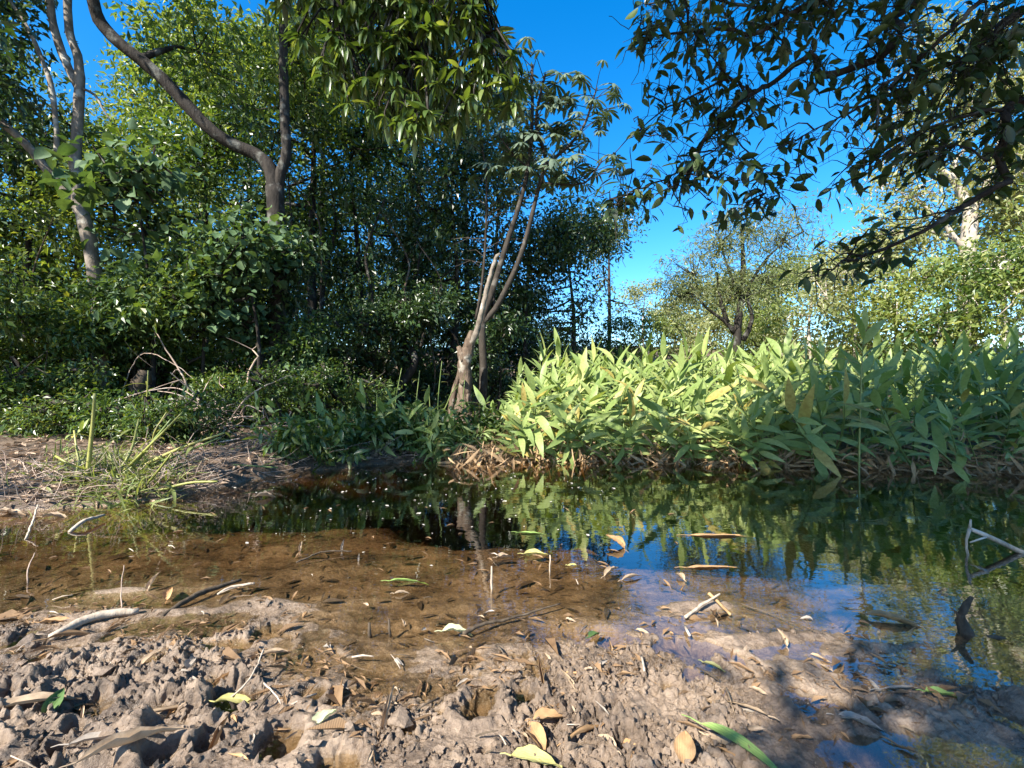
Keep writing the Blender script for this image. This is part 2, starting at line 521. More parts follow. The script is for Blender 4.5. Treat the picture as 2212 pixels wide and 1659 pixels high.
def ground_material():
    m, nt, out = new_mat('mud')
    geo = nt.nodes.new("ShaderNodeNewGeometry")
    sep = nt.nodes.new("ShaderNodeSeparateXYZ")
    nt.links.new(geo.outputs["Position"], sep.inputs[0])
    n1 = N(nt, "ShaderNodeTexNoise", Scale=3.2, Detail=9.0, Roughness=.62)
    n2 = N(nt, "ShaderNodeTexNoise", Scale=34.0, Detail=8.0, Roughness=.7)
    n3 = N(nt, "ShaderNodeTexNoise", Scale=160.0, Detail=5.0, Roughness=.7)
    for n in (n1, n2, n3):
        nt.links.new(geo.outputs["Position"], n.inputs["Vector"])
    dry = ramp(nt, [(.37, (.052, .037, .026)), (.49, (.185, .133, .092)), (.60, (.325, .242, .172))])
    mixn = N(nt, "ShaderNodeMath", operation='MULTIPLY_ADD')
    nt.links.new(n2.outputs["Fac"], mixn.inputs[0])
    mixn.inputs[1].default_value = 0.38
    half = N(nt, "ShaderNodeMath", operation='MULTIPLY')
    nt.links.new(n1.outputs["Fac"], half.inputs[0])
    half.inputs[1].default_value = 0.62
    nt.links.new(half.outputs[0], mixn.inputs[2])
    nt.links.new(mixn.outputs[0], dry.inputs[0])
    # drowned silt: ochre sand with dark rotting patches
    silt = ramp(nt, [(.36, (.045, .030, .016)), (.50, (.17, .115, .062)), (.66, (.30, .21, .12))])
    nt.links.new(mixn.outputs[0], silt.inputs[0])
    under = N(nt, "ShaderNodeMapRange", From_Min=.010, From_Max=-.012)
    nt.links.new(sep.outputs["Z"], under.inputs["Value"])
    mx = nt.nodes.new("ShaderNodeMix")
    mx.data_type = 'RGBA'
    nt.links.new(under.outputs[0], mx.inputs["Factor"])
    nt.links.new(dry.outputs[0], mx.inputs["A"])
    nt.links.new(silt.outputs[0], mx.inputs["B"])
    # forest soil of the far bank
    soil = ramp(nt, [(.35, (.050, .034, .022)), (.55, (.13, .09, .06)), (.7, (.22, .155, .105))])
    nt.links.new(mixn.outputs[0], soil.inputs[0])
    far = N(nt, "ShaderNodeMapRange", From_Min=2.6, From_Max=3.4)
    nt.links.new(sep.outputs["Y"], far.inputs["Value"])
    up = N(nt, "ShaderNodeMapRange", From_Min=-.02, From_Max=.03)
    nt.links.new(sep.outputs["Z"], up.inputs["Value"])
    fm = N(nt, "ShaderNodeMath", operation='MULTIPLY')
    nt.links.new(far.outputs[0], fm.inputs[0])
    nt.links.new(up.outputs[0], fm.inputs[1])
    mx2 = nt.nodes.new("ShaderNodeMix")
    mx2.data_type = 'RGBA'
    nt.links.new(fm.outputs[0], mx2.inputs["Factor"])
    nt.links.new(mx.outputs["Result"], mx2.inputs["A"])
    nt.links.new(soil.outputs[0], mx2.inputs["B"])
    p = nt.nodes.new("ShaderNodeBsdfPrincipled")
    nt.links.new(mx2.outputs["Result"], p.inputs["Base Color"])
    # damp near the waterline: glossier where the mud lies low
    wet = N(nt, "ShaderNodeMapRange", From_Min=.005, From_Max=.085)
    wet.inputs["To Min"].default_value = 0.26
    wet.inputs["To Max"].default_value = 0.72
    nt.links.new(sep.outputs["Z"], wet.inputs["Value"])
    wr = N(nt, "ShaderNodeMath", operation='MULTIPLY_ADD')
    nt.links.new(n2.outputs["Fac"], wr.inputs[0])
    wr.inputs[1].default_value = .5
    sub = N(nt, "ShaderNodeMath", operation='SUBTRACT')
    nt.links.new(wet.outputs[0], sub.inputs[0])
    sub.inputs[1].default_value = .25
    nt.links.new(sub.outputs[0], wr.inputs[2])
    nt.links.new(wr.outputs[0], p.inputs["Roughness"])
    p.inputs["Specular IOR Level"].default_value = 0.5
    b1 = N(nt, "ShaderNodeBump", Strength=.95, Distance=.016)
    nt.links.new(n2.outputs["Fac"], b1.inputs["Height"])
    b2 = N(nt, "ShaderNodeBump", Strength=.7, Distance=.004)
    nt.links.new(n3.outputs["Fac"], b2.inputs["Height"])
    nt.links.new(b1.outputs[0], b2.inputs["Normal"])
    nt.links.new(b2.outputs[0], p.inputs["Normal"])
    nt.links.new(p.outputs[0], out.inputs[0])
    return m


def water_material():
    m, nt, out = new_mat('pond_water')
    geo = nt.nodes.new("ShaderNodeNewGeometry")
    n1 = N(nt, "ShaderNodeTexNoise", Scale=5.0, Detail=3.0)
    mp = nt.nodes.new("ShaderNodeMapping")
    mp.inputs["Scale"].default_value = (1.0, 2.2, 1.0)
    nt.links.new(geo.outputs["Position"], mp.inputs[0])
    nt.links.new(mp.outputs[0], n1.inputs["Vector"])
    bp = N(nt, "ShaderNodeBump", Strength=.05, Distance=.02)
    nt.links.new(n1.outputs["Fac"], bp.inputs["Height"])
    dot = N(nt, "ShaderNodeVectorMath", operation='DOT_PRODUCT')
    nt.links.new(geo.outputs["Incoming"], dot.inputs[0])
    nt.links.new(geo.outputs["Normal"], dot.inputs[1])
    ab = N(nt, "ShaderNodeMath", operation='ABSOLUTE')
    nt.links.new(dot.outputs["Value"], ab.inputs[0])
    one = N(nt, "ShaderNodeMath", operation='SUBTRACT')
    one.inputs[0].default_value = 1.0
    nt.links.new(ab.outputs[0], one.inputs[1])
    pw = N(nt, "ShaderNodeMath", operation='POWER')
    nt.links.new(one.outputs[0], pw.inputs[0])
    pw.inputs[1].default_value = 3.5
    fr = N(nt, "ShaderNodeMath", operation='MULTIPLY_ADD')
    nt.links.new(pw.outputs[0], fr.inputs[0])
    fr.inputs[1].default_value = .93
    fr.inputs[2].default_value = .07
    tr = nt.nodes.new("ShaderNodeBsdfTransparent")
    tr.inputs[0].default_value = (.97, .93, .85, 1)
    gl = nt.nodes.new("ShaderNodeBsdfGlossy")
    gl.inputs["Color"].default_value = (1, 1, 1, 1)
    gl.inputs["Roughness"].default_value = 0.0
    nt.links.new(bp.outputs[0], gl.inputs["Normal"])
    mx = nt.nodes.new("ShaderNodeMixShader")
    nt.links.new(fr.outputs[0], mx.inputs[0])
    nt.links.new(tr.outputs[0], mx.inputs[1])
    nt.links.new(gl.outputs[0], mx.inputs[2])
    nt.links.new(mx.outputs[0], out.inputs["Surface"])
    va = nt.nodes.new("ShaderNodeVolumeAbsorption")
    va.inputs["Color"].default_value = (.57, .42, .24, 1)
    va.inputs["Density"].default_value = 4.5
    nt.links.new(va.outputs[0], out.inputs["Volume"])
    return m


M['ground'] = ground_material()
M['water'] = water_material()

# ------------------------------------------------------------------ ground and water
def grow(a, b, n, p=2.0):
    return a + (b - a) * np.linspace(0, 1, n) ** p


def grid(xs, ys, keep=None, start=0, warp=False):
    xs, ys = np.unique(np.round(xs, 5)), np.unique(np.round(ys, 5))
    X, Y = np.meshgrid(xs, ys)
    Z = height(X, Y)
    if warp:                       # clods lean and bulge a little sideways
        e = sstep(0, .06, X - xs[0]) * sstep(0, .06, xs[-1] - X) * sstep(0, .06, ys[-1] - Y)
        wx, wy = perlin(X * 31, Y * 31, 31), perlin(X * 31, Y * 31, 32)
        X, Y = X + e * .011 * wx, Y + e * .011 * wy
    idx = np.arange(X.size).reshape(X.shape) + start
    q = np.stack([idx[:-1, :-1], idx[:-1, 1:], idx[1:, 1:], idx[1:, :-1]], -1)
    if keep is not None:
        cx, cy_ = np.meshgrid((xs[1:] + xs[:-1]) / 2, (ys[1:] + ys[:-1]) / 2)
        q = q[keep(cx, cy_)]
    return np.stack([X, Y, Z], -1).reshape(-1, 3), q.reshape(-1, 4)


v1, q1 = grid(np.concatenate([-grow(6, 60, 24)[::-1], np.arange(-6, -3, .12), np.arange(-3, 3, .022), np.arange(3, 6, .12), grow(6, 60, 24)]),
              np.concatenate([-grow(.001, 40, 14)[::-1], np.arange(.1, .9, .1), np.arange(.9, 2.2, .02), np.arange(2.2, 3.6, .025), np.arange(3.6, 8, .06), grow(8, 80, 34)]),
              lambda x, y: ~((np.abs(x) < 1.86) & (y > .97) & (y < 1.86)))
v2, q2 = grid(np.arange(-1.9, 1.9, .0043), np.concatenate([np.arange(.93, 1.5, .0038), np.arange(1.5, 1.9, .006)]), None, len(v1), True)
ground = obj('ground', raw_mesh('ground', np.vstack([v1, v2]), np.vstack([q1, q2])), M['ground'])
tag(ground, 'brown churned mud shore and soil of the pond banks', 'ground', kind='structure')


def box_mesh(name, x0, x1, y0, y1, z0, z1):
    v = [(x, y, z) for z in (z0, z1) for y in (y0, y1) for x in (x0, x1)]
    f = np.array([(0, 2, 3, 1), (4, 5, 7, 6), (0, 1, 5, 4), (2, 6, 7, 3), (0, 4, 6, 2), (1, 3, 7, 5)])
    return raw_mesh(name, v, f, smooth=False)


water = obj('water', box_mesh('water', -14, 16, .35, 7.0, -2.0, 0.0), M['water'])
tag(water, 'still brown pond water reflecting plants and sky', 'water', kind='structure')

# ------------------------------------------------------------------ trees
def crown_leaves(lobes, n_leaf, size, per=26, clump=.32, aspect=.45, droop=.25, shell=.55, rs=None, flat=.65):
    rs = rs or rng
    lobes = np.asarray(lobes, float)
    w = (lobes[:, 3] * lobes[:, 4] * lobes[:, 5]) ** (2 / 3.)
    nc = max(len(lobes), int(n_leaf / per))
    pick = rs.choice(len(lobes), nc, p=w / w.sum())
    d = unit(rs.normal(0, 1, (nc, 3)))
    rad = shell + (1 - shell) * rs.random(nc) ** .6
    rad = np.where(rs.random(nc) < .22, rs.random(nc) * shell, rad) * (1 + rs.normal(0, .10, nc))
    c = lobes[pick, :3] + d * rad[:, None] * lobes[pick, 3:6]
    cs = clump * rs.uniform(.6, 1.35, nc)
    who = np.repeat(np.arange(nc), per)
    off = unit(rs.normal(0, 1, (len(who), 3))) * (rs.random(len(who)) ** .5 * 1.45 * cs[who])[:, None] * np.array([1, 1, flat])
    pos = c[who] + off
    axis = unit(off) * .6 + rs.normal(0, .55, off.shape) + np.array([0, 0, -droop])
    nrm = rs.normal(0, .62, off.shape) + np.array([0, 0, 1.0]) + np.array(SUN_DIR) * .35
    L = size * rs.uniform(.6, 1.3, len(who)) * rs.choice([.75, 1.0, 1.35], nc)[who]
    return pos, axis, nrm, L, L * aspect * rs.uniform(.8, 1.2, len(who)), c


def tree(name, label, group, base, paths, lobes, leafm, barkm, n_leaf, size, cat='tree', per=26, clump=.32, aspect=.45, droop=.25,
         shell=.55, twigs=40, twig_r=.012, sides=9, rough=.06, flat=.65, step=.18, rich=False):
    """PATHS: list of (points, radii) in world metres, the trunk first. LOBES: (x, y, z, rx, ry, rz)."""
    base = np.asarray(base, float)
    t = empty(name, base, label, cat, group)
    tb = Tubes()
    for pts, rad in paths:
        tb.add(pts, rad, sides, step, rough)
    obj('trunk', tb.mesh('trunk', base), barkm, t)
    if n_leaf:
        pos, ax, nr, L, W, c = crown_leaves(lobes, n_leaf, size, per, clump, aspect, droop, shell, flat=flat)
        v, f = leaf_arrays(pos, ax, nr, L, W, rich=rich)
        k = obj('crown', raw_mesh('crown', v - base, f, smooth=rich), leafm, t)
        k["kind"] = "stuff"
        if twigs:
            bt = Tubes()
            nodes = np.vstack([smooth_path(p, r, .3)[0] for p, r in paths])
            nrad = np.concatenate([smooth_path(p, r, .3)[1] for p, r in paths])
            for lb in np.asarray(lobes):
                near = nodes[np.argmin(np.linalg.norm(nodes - lb[:3], axis=1))]
                j = np.argmin(np.linalg.norm(nodes - lb[:3], axis=1))
                mid = (near + lb[:3]) / 2 + rng.normal(0, .12, 3)
                bt.add([near, mid, lb[:3]], [min(nrad[j] * .6, .06), .03, .018], 6, .25, .05)
            for q in c[rng.permutation(len(c))[:twigs]]:
                dl = np.linalg.norm(np.asarray(lobes)[:, :3] - q, axis=1)
                o = np.asarray(lobes)[np.argmin(dl), :3]
                mid = (o + q) / 2 + rng.normal(0, .15, 3)
                bt.add([o, mid, q], [twig_r * 1.3, twig_r, twig_r * .4], 5, .25, cap=False)
            obj('branch', bt.mesh('branch', base), barkm, t)["kind"] = "stuff"
    return t


def forest_tree(label, group, u, d, h, r, leafm, n_leaf, size, name='tree', low=.3, barkm=None, lean=0.0, tr=None, nl=6, **kw):
    """A tree on the far bank: stands at column U, D metres off, H tall, crown radius R beginning at LOW*H."""
    x = (u - 1106.0) / FPX * d
    z0 = gz(x, d) - .05
    tr = tr or .02 + h * .011
    top = np.array([x + lean * h, d + rng.normal(0, .2), z0 + h * .8])
    mid = np.array([x + lean * h * .4 + rng.normal(0, .12), d + rng.normal(0, .12), z0 + h * .4])
    paths = [([(x, d, z0), mid, top], [tr, tr * .75, tr * .3])]
    lobes = []
    for i in range(nl):
        a = 2 * math.pi * (i / nl) + rng.uniform(-.5, .5)
        f = low + (1 - low) * ((i + .6) / nl)
        rr = r * rng.uniform(.30, .58)
        lobes.append((x + lean * h * f + math.cos(a) * r * .55, d + math.sin(a) * r * .55, z0 + h * f - rr * .3, rr, rr, rr * rng.uniform(.6, .9)))
    lobes.append((top[0], top[1], z0 + h * .88, r * .5, r * .5, h * .12))
    return tree(name, label, group, (x, d, z0), paths, lobes, leafm, barkm or M['bark_dark'], n_leaf, size, **kw)


# --- the forked dark tree on the far bank
D = 7.4
b = spot(597, 890, D)
b[2] = gz(b[0], b[1]) - .05
trunk = np.vstack([b, spots([(601, 760), (600, 600), (597, 470), (594, 405)], D)])
left_limb = spots([(594, 420), (583, 362), (549, 332), (496, 308), (446, 271), (395, 218), (352, 171), (302, 127), (255, 90), (214, 44), (201, 0), (185, -80), (150, -190)],
                  [D, D, D, D - .1, D - .2, D - .3, D - .4, D - .5, D - .6, D - .7, D - .8, D - .9, D - 1])
right_limb = spots([(597, 420), (606, 375), (618, 335), (616, 268), (613, 168), (612, 67), (610, -40), (600, -150), (585, -260)], D)
forked = tree('forked_tree', 'dark forked tree with one thick limb leaning away and one upright limb', None, b,
              [(trunk, [.16, .14, .13, .13, .135]), (left_limb, [.12, .108, .10, .096, .094, .092, .09, .087, .083, .08, .076, .07, .055]),
               (right_limb, [.09, .082, .076, .072, .068, .064, .06, .052, .04])],
              [(-5.2, 5.4, 8.3, 1.3, 1.1, .6), (-3.8, 5.7, 8.6, 1.3, 1.2, .6), (-2.5, 6.3, 8.8, 1.2, 1.2, .6), (-3.0, 7.6, 8.7, 1.5, 1.5, 1.0), (-2.0, 8.2, 9.0, 1.5, 1.4, 1.1), (-6.2, 6.3, 7.6, 1.0, 1.0, .6), (-3.6, 8.2, 6.4, 1.1, 1.0, .9), (-5.1, 7.6, 6.3, .9, .9, .7)],  # foremost high lobes, out of view, are added to shade the middle wood
              M['canopy'], M['bark_dark'], 17000, .11, twigs=60, sides=12, rough=.05, step=.1)

# --- the pale-barked tree at the left edge of the wood
D = 6.8
b = spot(222, 800, D)
b[2] = gz(b[0], b[1]) - .05
pale = tree('pale_barked_tree', 'pale grey barked tree splitting into two stems behind the undergrowth', None, b,
            [(np.vstack([b, spots([(216, 700), (206, 610), (193, 520), (172, 440), (163, 369), (165, 302), (171, 218), (170, 134), (150, 70), (146, 0), (150, -90)], D)]),
              [.10, .09, .085, .085, .083, .075, .068, .064, .057, .052, .048, .04]),
             (spots([(180, 470), (150, 425), (100, 365), (57, 312), (0, 262), (-70, 210), (-130, 130)], [D, D, D - .1, D - .2, D - .3, D - .4, D - .5]), [.062, .06, .058, .055, .05, .045, .04]),
             (spots([(170, 190), (140, 130), (117, 60), (107, 0), (95, -90)], D), [.06, .055, .05, .05, .04]),
             (spots([(124, 340), (121, 268), (111, 188), (97, 144), (60, 60), (20, 0)], D - .2), [.035, .03, .035, .03, .025, .02]),
             (spots([(175, 190), (205, 205), (222, 235), (240, 262)], D), [.02, .018, .014, .006])],
            [(-7.9, 6.4, 6.2, 1.1, 1.0, .9), (-7.2, 6.2, 5.0, .8, .8, .7), (-7.9, 6.6, 7.2, 1.0, 1.0, .7), (-8.4, 6.0, 4.4, .8, .8, .8)],
            M['forest_dark'], M['bark_pale'], 7500, .12, twigs=50, sides=12, rough=.05, step=.1)

# --- the old broken trunk on the bank and its pale upright stem
D = 8.0
b = spot(996, 905, D)
b[2] = gz(b[0], b[1]) - .08
old = empty('broken_trunk_tree', b, 'knobbly brown broken trunk with a slim whitish stem rising from it', 'tree')
tb = Tubes()
tb.add(np.vstack([b, spots([(998, 880), (1003, 850), (1006, 820), (1003, 795), (1008, 765), (1016, 735), (1020, 716)], D)]), [.145, .122, .115, .112, .116, .112, .088, .05], 18, .035, .045, .004)
tb.add(spots([(1003, 780), (996, 762), (990, 748)], D - .03), [.09, .07, .035], 10, .05, .1)
tb.add(np.vstack([b + np.array([-.16, .05, 0]), spots([(975, 872), (985, 830), (996, 790)], D + .08)]), [.06, .05, .045, .03], 8, .08, .08)
tb.add(np.vstack([b + np.array([.14, -.04, 0]), spots([(1008, 880), (1012, 845)], D - .06)]), [.07, .06, .03], 8, .08, .08)
tb.add(spots([(1002, 828), (997, 826), (993, 824)], D - .12), [.06, .045, .02], 8, .03, .1)
obj('trunk', tb.mesh('trunk', b), M['bark_brown'], old)
tb = Tubes()
tb.add(spots([(1013, 745), (1026, 727), (1033, 704), (1043, 663), (1057, 603), (1073, 553), (1080, 548)], D - .03), [.07, .058, .050, .044, .038, .032, .022], 12, .06, .05, .004)
st = obj('stem', tb.mesh('stem', b), M['bark_pale'], old)
st["label"] = "slim whitish stem"

# --- the parasol-leaved tree behind it
D = 8.5
b = spot(1040, 890, D)
b[2] = gz(b[0], b[1]) - .05
cec = empty('parasol_leaf_tree', b, 'slender tree with drooping star-shaped leaves against the blue sky', 'tree')
s1 = spots([(1042, 700), (1060, 640), (1083, 565), (1100, 510), (1118, 455), (1132, 405), (1140, 362), (1147, 301), (1150, 234), (1149, 174), (1150, 140)], D)
s2 = spots([(1040, 700), (1070, 667), (1100, 610), (1124, 553), (1144, 486), (1160, 419), (1170, 385), (1180, 352), (1167, 301), (1157, 268), (1165, 215), (1178, 160)], D)
s3 = spots([(1180, 355), (1221, 322), (1254, 285), (1271, 248), (1281, 214), (1290, 190)], D)
s4 = spots([(1174, 395), (1214, 399), (1264, 395), (1288, 365), (1300, 345)], D)
s5 = spots([(1028, 690), (1040, 620), (1047, 549), (1051, 450), (1050, 369), (1040, 310), (1034, 250)], D + .3)
s6 = spots([(1170, 385), (1150, 368), (1120, 345), (1090, 310), (1075, 290)], D)
tb = Tubes()
tb.add(np.vstack([b, (b + s1[0]) / 2 + [.03, 0, 0], s1]), [.08, .075] + list(np.linspace(.062, .024, len(s1))), 10, .15, .03)
for s, r0 in ((s2, .055), (s3, .032), (s4, .025), (s5, .03), (s6, .024)):
    tb.add(s, list(np.linspace(r0, r0 * .4, len(s))), 8, .15, .03)
obj('trunk', tb.mesh('trunk', b), M['bark_grey'], cec)


def palmate(name, r, n, seed):
    q = np.random.default_rng(seed)
    V, F, k = [], [], 0
    for i in range(n):
        a = 2 * math.pi * (i + .5) / n * .93 + q.normal(0, .05)
        L = r * q.uniform(.8, 1.1) * (.75 + .25 * math.cos(a / 2 - math.pi / 2 + 1.57))
        prof = [(0, .012, 0), (.25, .07, .02), (.55, .125, -.09), (.8, .10, -.26), (1.0, .012, -.44)]
        rows = []
        for t, w, zz in prof:
            c = np.array([math.cos(a) * L * t * (1 - .12 * t), math.sin(a) * L * t * (1 - .12 * t), zz * L])
            sd = np.array([-math.sin(a), math.cos(a), 0]) * w * L
            rows += [c - sd - [0, 0, w * L * .35], c, c + sd - [0, 0, w * L * .35]]
        V += rows
        for j in range(4):
            o = k + j * 3
            F += [(o, o + 1, o + 4, o + 3), (o + 1, o + 2, o + 5, o + 4)]
        k += 15
    return raw_mesh(name, np.array(V), np.array(F))


pal = [palmate('palmate_leaf', r_, n_, i) for i, (r_, n_) in enumerate(((.34, 9), (.31, 10), (.37, 9), (.28, 8)))]
for p_ in pal:
    p_.materials.append(M['cecropia'])
pet = Tubes()
tips = [(s1, .45, 1.0, 34), (s2, .5, 1.0, 30), (s3, .25, 1.0, 26), (s4, .3, 1.0, 18), (s6, .2, 1, 13), (s5, .55, 1, 9)]
for s, a0, a1, n_ in tips:
    pp, _ = smooth_path(s, [1] * len(s), .05)
    for i in range(n_):
        o = pp[int((a0 + (a1 - a0) * ((i + .7) / n_) ** .8 * .999) * (len(pp) - 1))]
        ang = i * 2.4 + rng.uniform(-.3, .3)
        ln = rng.uniform(.35, .75)
        tip = o + np.array([math.cos(ang) * ln, math.sin(ang) * ln * .8, ln * rng.uniform(.05, .6)])
        pet.add([o, (o + tip) / 2 + [0, 0, .05], tip], [.008, .006, .005], 5, .3, cap=False)
        lf = obj('leaf', pal[i % 4], None, cec)
        tilt = Vector((math.cos(ang) * .45 + rng.normal(0, .15), math.sin(ang) * .45 + rng.normal(0, .15), 1)).normalized()
        q = Vector((0, 0, 1)).rotation_difference(tilt) @ Quaternion((0, 0, 1), rng.uniform(0, 6.28))
        sc = rng.uniform(.75, 1.15)
        lf.matrix_local = Matrix.LocRotScale(Vector(tip - b), q, Vector((sc, sc, sc)))
obj('petiole', pet.mesh('petiole', b), M['bark_grey'], cec)
# dry side twigs on the slim stem
tw = Tubes()
p5, _ = smooth_path(s5, [1] * len(s5), .05)
for i in range(11):
    o = p5[int(len(p5) * (.25 + .5 * i / 16))]
    a = rng.uniform(0, 6.28)
    e = o + np.array([math.cos(a) * .8, math.sin(a) * .4, rng.uniform(-.1, .35)]) * rng.uniform(.5, 1.1)
    tw.add([o, (o + e) / 2 + [0, 0, .08], e], [.012, .008, .004], 5, .2, cap=False)
obj('dry_twig', tw.mesh('dry_twig', b), M['bark_grey'], cec)

# --- the wood on the far bank: trees one behind the other
WOOD = 'trees of the wood across the pond'
back = [(-260, 15, 12, 3.2), (-60, 17, 13, 3.4), (110, 16, 7.2, 2.4), (385, 18, 13, 2.8), (450, 16, 12, 2.6), (560, 19, 14, 3.2), (690, 17, 12, 2.8),
        (800, 20, 13.5, 3.2), (900, 17, 11, 2.6), (1010, 19, 11.0, 2.8)]
backl = ['tall sunlit tree deep in the wood beyond the frame edge', 'tall tree filling the gap behind the pale stems', 'tall tree with pale sunny crown under the open blue gap', 'tall tree seen beneath the arching limb of the forked tree',
         'tall yellow-green tree between the two limbs of the forked tree', 'tallest dense tree directly behind the upright limb', 'tall dark-trunked tree beside the upright limb, hung with foliage',
         'tall tree behind the hanging leafy boughs', 'tall tree rising behind the bare slim stems', 'dense tree behind the parasol-leaved tree']
for (u, d, h, r), lab in zip(back, backl):
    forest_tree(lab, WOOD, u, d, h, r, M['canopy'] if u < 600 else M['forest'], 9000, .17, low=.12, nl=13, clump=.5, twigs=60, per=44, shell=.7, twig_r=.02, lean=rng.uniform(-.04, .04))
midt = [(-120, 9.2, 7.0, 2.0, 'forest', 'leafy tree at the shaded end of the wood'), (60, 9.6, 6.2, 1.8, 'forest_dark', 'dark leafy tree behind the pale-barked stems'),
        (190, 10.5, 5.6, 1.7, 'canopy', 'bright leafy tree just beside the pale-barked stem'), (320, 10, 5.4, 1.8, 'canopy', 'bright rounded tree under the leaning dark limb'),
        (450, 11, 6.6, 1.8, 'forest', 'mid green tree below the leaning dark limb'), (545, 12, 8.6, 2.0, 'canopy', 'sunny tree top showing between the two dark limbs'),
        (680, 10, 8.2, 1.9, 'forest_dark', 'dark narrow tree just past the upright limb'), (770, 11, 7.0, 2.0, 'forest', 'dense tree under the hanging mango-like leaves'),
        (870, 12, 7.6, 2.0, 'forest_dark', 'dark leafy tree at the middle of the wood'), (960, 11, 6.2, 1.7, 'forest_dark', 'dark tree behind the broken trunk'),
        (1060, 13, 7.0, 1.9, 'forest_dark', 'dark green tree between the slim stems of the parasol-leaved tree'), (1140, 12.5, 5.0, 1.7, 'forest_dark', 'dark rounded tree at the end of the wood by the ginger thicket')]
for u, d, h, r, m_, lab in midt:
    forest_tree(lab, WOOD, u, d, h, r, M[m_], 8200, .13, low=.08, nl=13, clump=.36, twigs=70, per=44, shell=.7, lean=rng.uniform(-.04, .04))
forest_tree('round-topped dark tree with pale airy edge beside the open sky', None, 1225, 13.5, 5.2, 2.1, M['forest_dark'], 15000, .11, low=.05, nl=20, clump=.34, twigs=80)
forest_tree('pale airy small tree against the sky beside the round-topped one', None, 1315, 16, 5.6, 1.1, M['sunwashed'], 1600, .12, low=.4, clump=.3, twigs=50, barkm=M['bark_grey'])
forest_tree('tiny hazy distant tree on the skyline over the ginger thicket', None, 1392, 40, 6.6, 1.9, M['sunwashed'], 1600, .22, low=.5, clump=.5, twigs=30, barkm=M['bark_far'])

# slim saplings and poles in the shade
SAP = 'slim stems standing in the shade of the wood'
for i, (u, d, v1, lab) in enumerate([(440, 8.6, 560, 'slim pole catching the sun below the forked tree'), (480, 9.0, 600, 'thin sunlit pole beside another below the forked tree'), (655, 9.4, 300, 'slim upright stem just past the upright dark limb'), (700, 9.6, 420, None), (735, 10, 400, None),
                                     (790, 9.0, 430, None), (835, 9.8, 450, None), (868, 8.8, 640, 'dark straight trunk a little way behind the broken trunk'), (905, 10, 500, None), (930, 9.6, 520, None),
                                     (955, 10.4, 560, None), (1075, 10.2, 470, None), (95, 8.4, 470, None), (260, 8.4, 560, None), (345, 9, 520, None)]):
    bb = spot(u, 880, d)
    bb[2] = gz(bb[0], bb[1]) - .05
    tp = spot(u + rng.uniform(-35, 35), v1, d + rng.uniform(-.3, .3))
    r_ = .085 if u == 868 else rng.uniform(.022, .045)
    tbs = Tubes()
    tbs.add([bb, (bb * .75 + tp * .25) + rng.normal(0, .08, 3), (bb * .5 + tp * .5) + rng.normal(0, .2, 3), (bb * .25 + tp * .75) + rng.normal(0, .2, 3), tp + [rng.normal(0, .3), 0, 0]], [r_, r_ * .85, r_ * .75, r_ * .6, r_ * .35], 8, .15, .06)
    t_ = empty('sapling', bb, lab or 'thin grey sapling stem among the shaded trunks of the wood', 'sapling', SAP)
    obj('trunk', tbs.mesh('trunk', bb), M['bark_brown'] if i % 3 == 0 else M['bark_dark'], t_)
    ps, ax, nr, L, W, c = crown_leaves([(tp[0], tp[1], tp[2], .5, .5, .5), (*(bb * .35 + tp * .65), .4, .4, .6)], 420, .10, 14, .2)
    v_, f_ = leaf_arrays(ps, ax, nr, L, W)
    obj('crown', raw_mesh('crown', v_ - bb, f_, False), M['forest_dark'], t_)["kind"] = "stuff"

# --- bushes of the undergrowth
BUSH = 'bushes of the undergrowth'
bush = [(-60, 5.6, 2.3, 1.1, 'under', .085, 'yellowish green bush at the end of the undergrowth by the bare bank'), (70, 6.2, 1.9, .95, 'under', .08, 'low leafy bush in front of the pale-barked tree'),
        (170, 6.6, 1.6, .9, 'under', .08, 'bush at the foot of the pale-barked tree'), (275, 7.0, 2.1, .95, 'forest', .085, 'dark bush behind the charred stump'), (355, 7.2, 2.4, .9, 'broad', .10, 'broad-leaved bush between the pale tree and the forked tree'),
        (430, 7.0, 2.6, .85, 'under', .09, 'bush with shiny leaves next to the forked tree'), (690, 7.6, 1.7, .8, 'forest', .06, 'fine-leaved bush beside the foot of the forked tree'),
        (760, 8.2, 2.0, .8, 'forest_dark', .07, 'dark bush in the shade between slim stems'), (640, 7.8, 3.0, .8, 'forest_dark', .09, 'tall dark bush hugging the forked tree'), (835, 9.0, 2.3, .9, 'forest_dark', .09, 'shaded bush behind the bank litter'),
        (920, 9.2, 2.4, .9, 'forest_dark', .09, 'shaded bush behind the straight dark trunk'), (1075, 9.4, 2.0, .8, 'forest_dark', .09, 'dark bush between the broken trunk and ginger thicket')]
for u, d, h, r, m_, sz, lab in bush:
    forest_tree(lab, BUSH, u, d, h, r, M[m_], 5200, sz, name='bush', low=.05, nl=11, per=36, cat='bush', clump=.22, twigs=40, tr=.03, twig_r=.006, barkm=M['bark_grey'])
